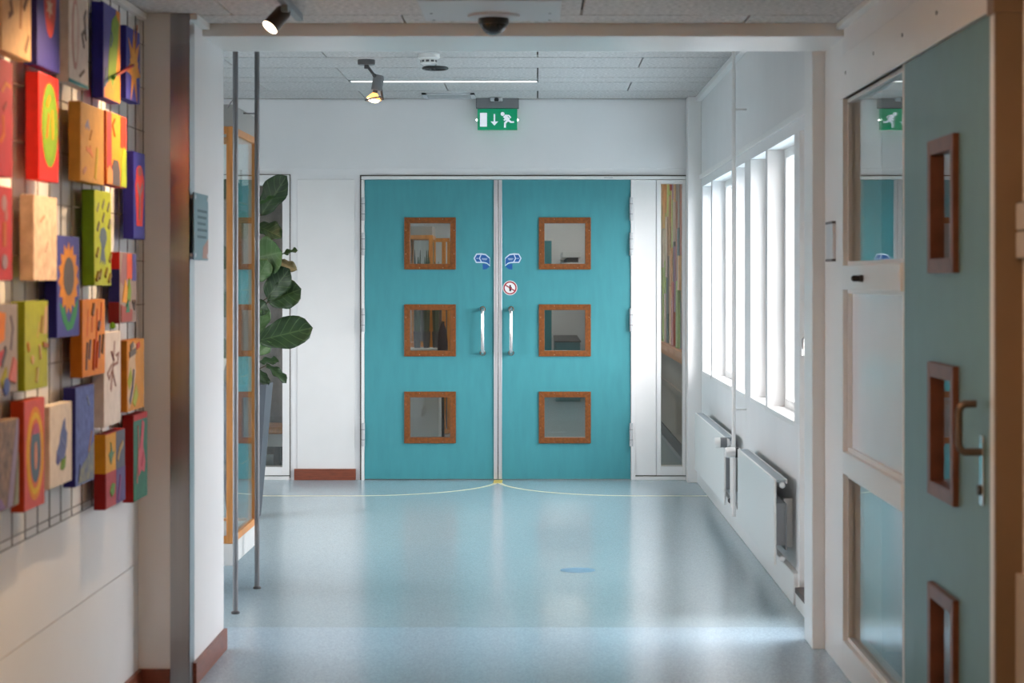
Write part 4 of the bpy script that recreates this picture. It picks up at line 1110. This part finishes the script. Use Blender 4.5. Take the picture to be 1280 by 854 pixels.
def cabinet(x0, x1, y0, y1, zb, zr0, zr1, ztop, label, base_mat, shelves=(0.55, 0.95, 1.35, 1.75), post=0.036, plinth=True):
    t = thing('display_cabinet', ((x0 + x1) / 2, (y0 + y1) / 2, zb), label, 'cabinet', 'glazed oak display cabinets')
    if plinth:
        obj('plinth', B(x0 + 0.004, x1 - 0.004, y0 + 0.004, y1 - 0.004, zb, zr0), base_mat, t, 0.003)
    for (x, y) in ((x0, y0), (x1 - post, y0), (x0, y1 - post), (x1 - post, y1 - post)):
        obj('post', B(x, x + post, y, y + post, zr0, zr1), OAK, t, 0.002)
    for (a, b) in ((zr0, zr0 + post), (zr1 - post, zr1)):
        obj('rail', B(x0 + post, x1 - post, y0, y0 + post, a, b), OAK, t, 0.002)
        obj('rail', B(x0 + post, x1 - post, y1 - post, y1, a, b), OAK, t, 0.002)
        obj('rail', B(x0, x0 + post, y0 + post, y1 - post, a, b), OAK, t, 0.002)
        obj('rail', B(x1 - post, x1, y0 + post, y1 - post, a, b), OAK, t, 0.002)
    obj('cabinet_floor', B(x0 + 0.01, x1 - 0.01, y0 + 0.01, y1 - 0.01, zr0 + 0.004, zr0 + 0.02), TRIM, t)
    obj('top_box', B(x0 + 0.004, x1 - 0.004, y0 + 0.004, y1 - 0.004, zr1, ztop), M('cabinet_top_grey', linear=(0.40, 0.40, 0.385), rough=0.5), t, 0.003)
    g = 0.005
    obj('glass_panel', B(x0 + post, x1 - post, y0 + 0.012, y0 + 0.012 + g, zr0 + post, zr1 - post), GLASS, t)
    obj('glass_panel', B(x1 - 0.008 - g, x1 - 0.008, y0 + post, y1 - post, zr0 + post, zr1 - post), GLASS, t)
    obj('glass_panel', B(x0 + post, x1 - post, y1 - 0.012 - g, y1 - 0.012, zr0 + post, zr1 - post), GLASS, t)
    obj('back_board', B(x0 + 0.008, x0 + 0.014, y0 + post, y1 - post, zr0 + post, zr1 - post), TRIM, t)
    for z in shelves:
        obj('shelf', B(x0 + 0.02, x1 - 0.03, y0 + 0.03, y1 - 0.03, z, z + 0.008), GLASS, t)
    return t
CX0, CX1 = -2.2, -1.33
CY0, CY1 = YS(285.7), YS(264.7)
dcab = cabinet(CX0, CX1, CY0, CY1, 0.147, 0.245, 2.072, 2.169, 'tall glazed oak display cabinet with white base, hung on the steel poles', TRIM, post=0.032)
for (bxp, byp) in ((-1.2675, YS(298.0)), (-1.272, YS(275.7))):
    for zz in (2.155,):
        obj('pole_bracket', MB().tube([(bxp - 0.011, byp, zz), (CX1 - 0.03, max(byp, CY0 + 0.02), zz)], 0.003, 8), POLE, dcab)
def vase(x, y, z, k, colr, label):
    prof = [[(0.03, 0), (0.06, 0.05), (0.065, 0.10), (0.03, 0.17), (0.022, 0.21), (0.034, 0.23)], [(0.045, 0), (0.05, 0.06), (0.05, 0.16), (0.03, 0.2), (0.02, 0.21)], [(0.02, 0), (0.07, 0.03), (0.085, 0.08), (0.08, 0.085)]][k]
    m = M('glaze_' + colr, rgb=tuple(int(colr[i:i + 2], 16) for i in (0, 2, 4)), rough=0.25, noise=(20, 0.12))
    t = obj('ceramic_vessel', MB().lathe(x, y, [(r, z + h) for (r, h) in prof], 20), m, smooth=True, label=label, cat='vase', group='ceramics in the display cabinet')
sx = CX1 - 0.16
vase(sx, CY0 + 0.3, 0.267, 1, 'b0484e', 'red ceramic jar on the bottom of the oak display cabinet')
vase(sx, CY0 + 0.3, 0.559, 0, '7a6a98', 'purple ceramic vase on the lowest glass shelf')
vase(sx, CY0 + 0.3, 0.959, 2, 'd9d4cc', 'white ceramic bowl on the middle glass shelf')
vase(sx, CY0 + 0.3, 1.359, 0, '4f7a54', 'green ceramic vase on the upper middle glass shelf')
vase(sx, CY0 + 0.3, 1.759, 1, '3f6a4a', 'dark green ceramic jar on the top glass shelf')

# fiddle-leaf fig in a tall grey planter
SPL = 212.0
PX, PY = (305 - CX) / SPL, YS(SPL)
def lp(px, py, d=0.0):
    return Vector(((px - CX) / SPL, PY + d, H - (py - CY) / SPL))
pt = thing('potted_fig', (PX, PY, 0), 'large-leaved fiddle fig in a tall tapered grey planter behind the poles', 'plant')
PLG = M('planter_slate', linear=(0.062, 0.075, 0.092), rough=0.6, noise=(8, 0.08))
zp = 0.79
mb = MB()
def sq(hw_, z): return [(PX - hw_, PY - hw_, z), (PX + hw_, PY - hw_, z), (PX + hw_, PY + hw_, z), (PX - hw_, PY + hw_, z)]
vs = sq(0.088, 0.0) + sq(0.152, zp) + sq(0.135, zp) + sq(0.132, zp - 0.06)
fs = [(0, 3, 2, 1), (0, 1, 5, 4), (1, 2, 6, 5), (2, 3, 7, 6), (3, 0, 4, 7), (4, 5, 9, 8), (5, 6, 10, 9), (6, 7, 11, 10), (7, 4, 8, 11), (8, 9, 13, 12), (9, 10, 14, 13), (10, 11, 15, 14), (11, 8, 12, 15), (12, 13, 14, 15)]
mb.add(vs, fs)
obj('planter', mb, PLG, pt, 0.004)
obj('soil', B(PX - 0.128, PX + 0.128, PY - 0.128, PY + 0.128, zp - 0.06, zp - 0.03), M('soil', linear=(0.03, 0.02, 0.014), rough=0.95, noise=(60, 0.4)), pt)
STEM = M('fig_stem', linear=(0.11, 0.075, 0.045), rough=0.8, noise=(30, 0.25))
for (ax, ay, tx, ty, tz) in ((-0.02, 0.0, -0.02, 0.02, 2.05), (0.03, 0.03, 0.06, 0.06, 1.75), (0.0, -0.04, 0.05, -0.05, 1.45)):
    obj('stem', MB().tube([(PX + ax, PY + ay, zp - 0.05), (PX + ax * 1.4, PY + ay, (zp + tz) / 2), (PX + tx, PY + ty, tz)], [0.013, 0.011, 0.006], 10), STEM, pt, smooth=True)
def leaf_mat(name, c, vein):
    m = M(name, linear=c, rough=0.5, noise=(9, 0.25), spec=0.35)
    nt = m.node_tree
    b = nt.nodes['Principled BSDF']
    src = b.inputs['Base Color'].links[0].from_socket
    at = nt.nodes.new('ShaderNodeUVMap')
    sep = nt.nodes.new('ShaderNodeSeparateXYZ')
    nt.links.new(at.outputs[0], sep.inputs[0])
    # side veins: repeat in (v + |u|), plus the midrib at u = 0
    def mth(op, a, bv):
        nd = nt.nodes.new('ShaderNodeMath'); nd.operation = op
        for i, q in enumerate((a, bv)):
            if q is None: continue
            if isinstance(q, (int, float)): nd.inputs[i].default_value = q
            else: nt.links.new(q, nd.inputs[i])
        return nd.outputs[0]
    au = mth('ABSOLUTE', mth('SUBTRACT', sep.outputs[0], 0.5), None)
    f1 = mth('FRACT', mth('MULTIPLY', mth('SUBTRACT', sep.outputs[1], mth('MULTIPLY', au, 0.55)), 6.0), None)
    v1 = mth('LESS_THAN', mth('ABSOLUTE', mth('SUBTRACT', f1, 0.5), None), 0.055)
    v2 = mth('LESS_THAN', au, 0.022)
    v = mth('MAXIMUM', v1, v2)
    mx = nt.nodes.new('ShaderNodeMix'); mx.data_type = 'RGBA'
    nt.links.new(mth('MULTIPLY', v, 0.75), mx.inputs[0])
    nt.links.new(src, mx.inputs[6])
    mx.inputs[7].default_value = (*vein, 1)
    nt.links.new(mx.outputs[2], b.inputs['Base Color'])
    return m
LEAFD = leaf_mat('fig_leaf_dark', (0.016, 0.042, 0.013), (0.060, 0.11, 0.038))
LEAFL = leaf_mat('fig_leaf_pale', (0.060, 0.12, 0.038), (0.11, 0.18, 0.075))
LEAFB = leaf_mat('fig_leaf_brown', (0.12, 0.115, 0.06), (0.16, 0.15, 0.09))
def leaf(base, tip, width, nrm, mat, curl=0.12, wave=0.012, seed=0):
    rnd = random.Random(seed)
    base, tip = Vector(base), Vector(tip)
    ax = tip - base; L = ax.length; ax.normalize()
    n = Vector(nrm); n = (n - ax * n.dot(ax)).normalized()
    sd_ = ax.cross(n)
    NU, NV = 4, 11
    me = bpy.data.meshes.new('leaf')
    vs, uv, fs = [], [], []
    ph = rnd.random() * 6
    for j in range(NV + 1):
        v = j / NV
        # fiddle outline: narrow stalk end, waist, broad rounded outer half
        w = (math.sin(math.pi * min(1, v * 1.0)) ** 0.55) * (0.55 + 0.45 * (v ** 0.8)) * (1 - 0.10 * math.exp(-((v - 0.38) / 0.12) ** 2))
        if v < 0.05: w *= 0.4
        w *= width / 2 * 1.22
        for i in range(-NU, NU + 1):
            u = i / NU
            z = -curl * L * (v ** 2) + abs(u) * w * 0.28 + wave * math.sin(v * 15 + ph + (2 if u > 0 else 0)) * abs(u) ** 2
            p = base + ax * (v * L) + sd_ * (u * w) + n * z
            vs.append(p); uv.append((0.5 + u * 0.5, v))
    W2 = 2 * NU + 1
    for j in range(NV):
        for i in range(W2 - 1):
            a = j * W2 + i
            fs.append((a, a + 1, a + W2 + 1, a + W2))
    c0 = base
    me.from_pydata([tuple(p - c0) for p in vs], [], fs)
    ul = me.uv_layers.new(name='UVMap')
    for p in me.polygons:
        p.use_smooth = True
        for li in p.loop_indices:
            ul.data[li].uv = uv[me.loops[li].vertex_index]
    me.materials.append(mat)
    o = bpy.data.objects.new('leaf', me)
    COL.objects.link(o)
    ORG[o] = c0
    o.parent = pt
    o.location = c0 - ORG[pt]
    so = o.modifiers.new('thickness', 'SOLIDIFY'); so.thickness = 0.0012
    # stalk joining the leaf to the stems
    axis_p = Vector((PX + 0.02, PY, max(zp + 0.05, base.z - 0.05)))
    obj('leaf_stalk', MB().tube([axis_p, (axis_p + base) / 2 + Vector((0, 0, -0.008)), base + ax * 0.01], [0.004, 0.0035, 0.003], 6), STEM, o)
    return o
fr_ = (0.25, -1, 0.25)
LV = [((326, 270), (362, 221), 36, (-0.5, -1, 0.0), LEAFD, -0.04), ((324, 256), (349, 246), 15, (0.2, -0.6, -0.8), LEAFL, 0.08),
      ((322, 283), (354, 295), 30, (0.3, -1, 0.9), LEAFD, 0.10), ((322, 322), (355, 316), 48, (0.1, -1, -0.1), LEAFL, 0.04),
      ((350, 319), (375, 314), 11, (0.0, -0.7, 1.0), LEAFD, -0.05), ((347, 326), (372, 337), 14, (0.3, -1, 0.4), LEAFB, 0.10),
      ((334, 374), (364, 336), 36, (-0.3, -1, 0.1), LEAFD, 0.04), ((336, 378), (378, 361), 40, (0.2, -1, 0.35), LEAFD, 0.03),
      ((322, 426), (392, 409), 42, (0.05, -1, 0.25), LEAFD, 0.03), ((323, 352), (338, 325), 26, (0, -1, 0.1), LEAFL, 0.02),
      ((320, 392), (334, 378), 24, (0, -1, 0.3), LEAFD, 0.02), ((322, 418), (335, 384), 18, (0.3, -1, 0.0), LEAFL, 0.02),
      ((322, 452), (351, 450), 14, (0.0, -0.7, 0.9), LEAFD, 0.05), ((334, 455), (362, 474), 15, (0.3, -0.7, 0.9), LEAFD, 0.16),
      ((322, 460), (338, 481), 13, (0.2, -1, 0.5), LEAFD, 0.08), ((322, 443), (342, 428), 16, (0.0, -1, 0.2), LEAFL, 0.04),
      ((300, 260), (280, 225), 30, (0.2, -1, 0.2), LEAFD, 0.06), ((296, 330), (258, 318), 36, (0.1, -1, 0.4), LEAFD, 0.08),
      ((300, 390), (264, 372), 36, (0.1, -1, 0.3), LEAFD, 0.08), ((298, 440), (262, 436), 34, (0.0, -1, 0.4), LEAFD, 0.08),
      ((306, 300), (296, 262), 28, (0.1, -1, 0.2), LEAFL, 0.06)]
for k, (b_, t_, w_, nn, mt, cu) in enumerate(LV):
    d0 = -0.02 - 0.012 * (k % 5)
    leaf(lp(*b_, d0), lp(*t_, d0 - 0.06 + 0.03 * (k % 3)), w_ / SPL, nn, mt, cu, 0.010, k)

# ------------------------------------------------------------------ far room, left side (out of view) and passage beyond the doors
wfl = thing('wall_far_left', (XFL, 10.5, 0), 'white window wall of the side bay behind the pier', 'wall', kind='structure')
LW = [(7.75, 9.25), (9.45, 10.95)]
LZ0, LZ1 = 0.60, 2.05
obj('wall_panel', B(XFL - 0.2, XFL, YB1 - 0.12, YF + 0.14, 0.0, LZ0), WHITE, wfl)
obj('wall_panel', B(XFL - 0.2, XFL, YB1 - 0.12, YF + 0.14, LZ1, ZC + 0.02), WHITE, wfl)
eds = [YB1 - 0.12] + [v for p in LW for v in p] + [YF + 0.14]
for i in range(0, len(eds), 2):
    obj('pier', B(XFL - 0.2, XFL, eds[i], eds[i + 1], LZ0, LZ1), WHITE, wfl)
for n, (y0, y1) in enumerate(LW):
    t = thing('window_%d' % (10 + n), (XFL - 0.1, (y0 + y1) / 2, LZ0), 'white-framed window of the side bay, ' + ('nearest the pier', 'nearest the end wall')[n], 'window', kind='structure')
    xa, xb = XFL - 0.13, XFL - 0.08
    f_ = 0.05
    obj('window_stile', B(xa, xb, y0, y0 + f_, LZ0, LZ1), TRIM, t, 0.003)
    obj('window_stile', B(xa, xb, y1 - f_, y1, LZ0, LZ1), TRIM, t, 0.003)
    obj('window_rail', B(xa, xb, y0 + f_, y1 - f_, LZ0, LZ0 + f_), TRIM, t, 0.003)
    obj('window_rail', B(xa, xb, y0 + f_, y1 - f_, LZ1 - f_, LZ1), TRIM, t, 0.003)
    obj('pane', B(xa + 0.022, xa + 0.026, y0 + f_, y1 - f_, LZ0 + f_, LZ1 - f_), GLASSW, t)
    sky_portal(y0, y1, LZ0, LZ1, XFL - 0.21).rotation_euler = (0, -math.pi / 2, 0)
obj('ceiling', B(-3.1, 1.3, YF + 0.14, YEND, ZC, ZC + 0.02), WHITE, kind='structure', label='plain white ceiling of the passage beyond the doors', cat='ceiling')
XPR = 1.15
for nm, bx4, lb in (('wall_passage_end', (-3.0, XPR + 0.1, YEND, YEND + 0.1), 'white end wall of the passage seen through the door windows'),
                    ('wall_passage_right', (XPR, XPR + 0.12, YF + 0.14, YEND), 'white passage wall carrying the strip artwork'),
                    ('wall_passage_left', (-3.1, -3.0, YF + 0.14, YEND), 'white far-side wall of the passage beyond the doors')):
    obj(nm, B(*bx4, 0, ZC), WHITE, kind='structure', label=lb, cat='wall')
obj('baseboard_passage', B(XPR - 0.02, XPR, YF + 0.15, YEND, 0, 0.10), DGREY, kind='structure', label='dark skirting along the passage wall behind the right sidelight', cat='skirting')
strip_light(-0.6, 0.6, 14.5, 14.62, ZC - 0.001, 'added strip light in the passage ceiling right behind the teal doors', 16)  # these passage lamps are added to brighten the view through the doors
strip_light(-0.6, 0.6, 16.6, 16.72, ZC - 0.001, 'added strip light in the passage ceiling above the snake plants', 22)
strip_light(-0.6, 0.6, 20.6, 20.72, ZC - 0.001, 'added strip light in the passage ceiling before the end wall', 22)
strip_light(-0.6, 0.6, 23.4, 23.52, ZC - 0.001, 'added strip light in the passage ceiling above the low cupboard', 22)
# strip artwork on the passage wall
art = thing('strip_artwork', (XPR, 16.2, 0.84), 'wall artwork of coloured upright wooden strips behind the right sidelight', 'artwork')
rnd = random.Random(4)
cols = ['e0a060', 'c07a64', 'd0bca4', 'f0c088', '9a9a64', 'a8bc58', 'c85a40', '84689a', 'a89c92', 'dccab8', '6c8484', 'e8bc84', 'b0829c', 'd0a478', 'b8cc70', '807a72']
yy = YF + 0.25
while yy < 19.2:
    wd = rnd.uniform(0.10, 0.20)
    z = 0.86
    while z < 2.45:
        hh = rnd.uniform(0.25, 0.75)
        zt_ = min(2.5, z + hh)
        th = rnd.uniform(0.015, 0.05)
        cc = rnd.choice(cols)
        obj('wooden_strip', B(XPR - th, XPR, yy, yy + wd - 0.006, z, zt_ - 0.004), M('strip_' + cc, rgb=tuple(int(cc[i:i + 2], 16) for i in (0, 2, 4)), rough=0.55, noise=(12, 0.25), stretch=(4, 4, 0.6)), art)
        z = zt_
    yy += wd
obj('bottom_ledge', B(XPR - 0.06, XPR, YF + 0.2, 19.3, 0.76, 0.85), OAK, art, 0.003)
# brownish wainscot with rail below the artwork
wsc = thing('wainscot', (XPR, 16.2, 0.1), 'grey-beige panelling with a slim rail under the strip artwork', 'panelling')
WSC = M('wainscot_paint', linear=(0.42, 0.37, 0.31), rough=0.5, noise=(5, 0.05))
for k in range(4):
    ya = YF + 0.2 + k * 1.35
    obj('panel', B(XPR - 0.012, XPR, ya, ya + 1.34, 0.10, 0.75), WSC, wsc, 0.003)
obj('rail', B(XPR - 0.03, XPR - 0.012, YF + 0.2, 19.3, 0.47, 0.52), WSC, wsc, 0.003)
# end door, cupboard
ed = thing('door_5', (-0.26, YEND, 0), 'teal door in the end wall of the passage', 'door', kind='structure')
sE = F / YEND
obj('leaf', B(-0.75, (689.5 - CX) / sE, YEND - 0.03, YEND, 0.01, H + 49 / sE), TEAL, ed, 0.002)
obj('door_frame', MB().box((689.5 - CX) / sE, (692 - CX) / sE, YEND - 0.04, YEND, 0, H + 51 / sE).box(-0.80, -0.75, YEND - 0.04, YEND, 0, H + 51 / sE).box(-0.80, (692 - CX) / sE, YEND - 0.04, YEND, H + 49 / sE, H + 52 / sE), TRIM, ed)
obj('handle', MB().tube([(0.1, YEND - 0.03, 1.05), (0.1, YEND - 0.08, 1.05), (0.0, YEND - 0.08, 1.05)], 0.01, 10), CHROME, ed)
sU = 110.0
uy = YS(sU)
cu = thing('wall_cupboard', ((714 - CX) / sU, uy, 1.55), 'white wall box with a dark lower slot in the passage', 'cupboard')
obj('cupboard_body', B((703 - CX) / sU, (726 - CX) / sU, uy, YEND, H + (350 - 322) / sU, H + (350 - 314.5) / sU), RADW, cu, 0.004)
obj('lower_shelf', B((703 - CX) / sU, (726 - CX) / sU, uy + 0.05, YEND, H + (350 - 332) / sU, H + (350 - 328) / sU), RADW, cu)
obj('dark_box', B((709 - CX) / sU, (723 - CX) / sU, uy + 0.05, YEND, H + (350 - 328) / sU, H + (350 - 322) / sU), DGREY, cu)
cb = thing('low_cupboard', ((714 - CX) / sU, uy, 0), 'low grey-teal cupboard against the end wall of the passage', 'cupboard')
obj('cupboard_body', B((695 - CX) / sU, (726 - CX) / sU, uy + 0.3, YEND, 0.0, H - 79 / sU), TEALD, cb, 0.003)
obj('cupboard_top', B((694 - CX) / sU, (727 - CX) / sU, uy + 0.28, YEND, H - 79 / sU, H - 77.5 / sU), DGREY, cb)
# glazed oak showcase in the passage with spiky plants on a white counter
sK = 144.0
ky0 = YS(sK)
def kx(px): return (px - CX) / sK
def kz(py): return H - (py - CY) / sK
obj('counter', B(kx(500), kx(551), ky0 - 0.32, ky0 + 0.6, 0.0, kz(434)), TRIM, bevel=0.004, label='white counter carrying the oak showcase in the passage', cat='counter')
cabinet(kx(508), kx(541), ky0, ky0 + 0.5, kz(434), kz(434), kz(294), kz(283), 'smaller oak showcase on the white counter in the passage', TRIM, shelves=(1.2,), post=0.035, plinth=False)
fm = thing('oak_screen', (kx(551), ky0 + 0.9, 0), 'slender oak-framed screen beside the showcase in the passage', 'screen')
for a in (546, 553):
    obj('post', B(kx(a), kx(a) + 0.035, ky0 + 0.9, ky0 + 0.94, 0, kz(299)), OAK, fm)
obj('rail', B(kx(536), kx(556), ky0 + 0.9, ky0 + 0.94, kz(300), kz(295)), OAK, fm)
obj('foot', B(kx(544), kx(556), ky0 + 0.82, ky0 + 1.02, 0, 0.03), OAK, fm)
SPK = M('spiky_leaf', linear=(0.06, 0.11, 0.08), rough=0.5, noise=(14, 0.3), stretch=(1, 1, 3))
for k, px in enumerate((523, 534.5, 546)):
    bx_, by_ = kx(px), ky0 - 0.16
    kz0 = kz(434)
    t = thing('snake_plant', (bx_, by_, kz0), ['spiky snake plant in a grey pot on the counter, nearest the passage wall', 'spiky snake plant in a grey pot on the counter in front of the oak showcase', 'shortest snake plant in a grey pot on the counter, beside the oak screen'][k], 'plant', 'snake plants in the passage')
    obj('pot', MB().lathe(bx_, by_, [(0.026, kz0), (0.034, kz0 + 0.14), (0.030, kz0 + 0.14), (0.028, kz0 + 0.12)], 18), PLG, t, smooth=True)
    for j in range(5):
        an = j * 1.256 + k
        hh = (0.72 if k < 2 else 0.62) - 0.06 * (j % 3)
        ox, oy = 0.012 * math.cos(an), 0.012 * math.sin(an)
        obj('leaf', MB().tube([(bx_ + ox, by_ + oy, kz0 + 0.12), (bx_ + ox * 1.5, by_ + oy * 1.5, kz0 + 0.12 + hh * 0.5), (bx_ + ox * 2.2, by_ + oy * 2.2, kz0 + 0.12 + hh)], [0.012, 0.018, 0.002], 8), SPK, t, smooth=True)
# coat on a stand and curtain beyond the left door windows
NAVY = M('navy_cloth', linear=(0.012, 0.018, 0.04), rough=0.85, noise=(18, 0.4))
GCUR = M('grey_curtain', linear=(0.27, 0.27, 0.28), rough=0.85, noise=(12, 0.15))
def curtain(x0, x1, y, z0, z1, n, mat, name, label):
    mb = MB(); N = n * 8
    top = []
    for i in range(N + 1):
        x = x0 + (x1 - x0) * i / N
        top.append((x, y + 0.016 * math.sin(2 * math.pi * i / 8)))
    vs = [(p[0], p[1], z0) for p in top] + [(p[0], p[1], z1) for p in top] + [(p[0], p[1] + 0.004, z0) for p in top] + [(p[0], p[1] + 0.004, z1) for p in top]
    n1 = N + 1
    fs = [(i, i + 1, n1 + i + 1, n1 + i) for i in range(N)] + [(2 * n1 + i + 1, 2 * n1 + i, 3 * n1 + i, 3 * n1 + i + 1) for i in range(N)]
    fs += [(n1 + i, n1 + i + 1, 3 * n1 + i + 1, 3 * n1 + i) for i in range(N)] + [(i + 1, i, 2 * n1 + i, 2 * n1 + i + 1) for i in range(N)]
    mb.add(vs, fs)
    return obj(name, mb, mat, smooth=True, label=label, cat='curtain')
curtain(kx(497), kx(552), ky0 + 1.4, 0.02, H - (378 - CY) / sK, 7, GCUR, 'curtain', 'grey pleated curtain hanging behind the counter in the passage')
xk, yk = kx(558), ky0 - 0.62
ck = thing('coat_stand', (xk, yk, 0), 'dark coat stand with a navy coat in the passage', 'coat stand')
obj('stand_pole', MB().cyl((xk, yk, 0.02), (xk, yk, kz(400)), 0.012, 12), BLACK, ck, smooth=True)
obj('stand_foot', MB().lathe(xk, yk, [(0.14, 0), (0.14, 0.015), (0.03, 0.025)], 20), BLACK, ck, smooth=True)
zk = kz(403)
obj('stand_hook', MB().tube([(xk, yk, zk + 0.01), (xk, yk - 0.05, zk + 0.005), (xk, yk - 0.07, zk + 0.02)], 0.005, 8), BLACK, ck)
yk -= 0.062
obj('coat', MB().lathe(xk, yk, [(0.035, zk - 0.33), (0.045, zk - 0.30), (0.042, zk - 0.15), (0.034, zk - 0.06), (0.014, zk)], 16), NAVY, thing('navy_coat', (xk, yk, zk - 0.33), 'navy coat with pale hem hanging on the coat stand in the passage', 'coat'), smooth=True)
# left sidelight view: bench and timber back
bn = thing('bench', (fx(330), YF + 1.2, 0), 'white bench with timber seat behind the left sidelight', 'bench')
sB = F / (YF + 1.2)
bx0, bx1 = -2.6, (353.5 - CX) / sB + 0.25
obj('seat', B(bx0, bx1, YF + 1.0, YF + 1.5, H - (540 - CY) / sB, H - (532 - CY) / sB), OAK, bn, 0.003)
obj('apron', B(bx0, bx1, YF + 1.02, YF + 1.48, H - (556 - CY) / sB, H - (540 - CY) / sB), TRIM, bn, 0.003)
for a in (bx0 + 0.05, bx1 - 0.30):
    obj('leg', B(a, a + 0.05, YF + 1.05, YF + 1.1, 0, H - (556 - CY) / sB), DGREY, bn)
    obj('leg', B(a, a + 0.05, YF + 1.4, YF + 1.45, 0, H - (556 - CY) / sB), DGREY, bn)
curtain(-2.8, -1.35, YF + 1.75, 0.02, 2.5, 9, M('taupe_curtain', linear=(0.34, 0.31, 0.29), rough=0.85, noise=(12, 0.15)), 'curtain', 'taupe pleated curtain hanging behind the bench and left sidelight')

# ------------------------------------------------------------------ outside the windows
obj('ground', B(X2, 40, -20, 60, -0.5, -0.15), M('paving', linear=(0.10, 0.10, 0.095), rough=0.8, noise=(2, 0.1)), kind='structure', label='pale paved ground outside the windows', cat='ground')
obj('ground', B(-40, XFL - 0.2, -20, 60, -0.5, -0.15), MATS['paving'], kind='structure', label='pale paved ground outside the side bay', cat='ground')
fw_ = thing('neighbour_wing', (3.2, 16.3, -0.15), 'pale clad building wing standing outside the windows', 'building')
CLD = M('pale_cladding', linear=(0.080, 0.074, 0.073), rough=0.7, noise=(6, 0.06))
obj('wing_wall', B(1.42, 7.0, 16.36, 16.6, -0.15, 4.2), M('cladding_gap', linear=(0.045, 0.04, 0.04), rough=0.8), fw_)
x = 1.42; cb0 = None
while x < 4.4:
    if cb0 is None:
        cb0 = obj('cladding_board', B(x, x + 0.092, 16.33, 16.36, -0.1, 4.2), CLD, fw_, 0.002)
    else:
        twin(cb0, (x + 0.046, ORG[cb0].y, ORG[cb0].z), fw_)
    x += 0.1
sW = F / 16.3
def wz(py): return H - (py - CY) / sW
for (pa, pb, ya_, yb_, mt) in ((905, 932, 285, 418, M('outside_blue_pane', linear=(0.050, 0.066, 0.074), rough=0.5)), (985, 1060, 222, 440, M('outside_white_panel', linear=(0.105, 0.108, 0.11), rough=0.5))):
    xa_, xb_ = (pa - CX) / sW, (pb - CX) / sW
    w_ = obj('wing_window', B(xa_, xb_, 16.305, 16.33, wz(yb_), wz(ya_)), mt, fw_)
    obj('window_surround', MB().box(xa_ - 0.04, xa_, 16.29, 16.33, wz(yb_), wz(ya_)).box(xb_, xb_ + 0.04, 16.29, 16.33, wz(yb_), wz(ya_)).box(xa_ - 0.04, xb_ + 0.04, 16.29, 16.33, wz(ya_), wz(ya_) + 0.05).box(xa_ - 0.04, xb_ + 0.04, 16.29, 16.33, wz(yb_) - 0.05, wz(yb_)), CLD, w_)
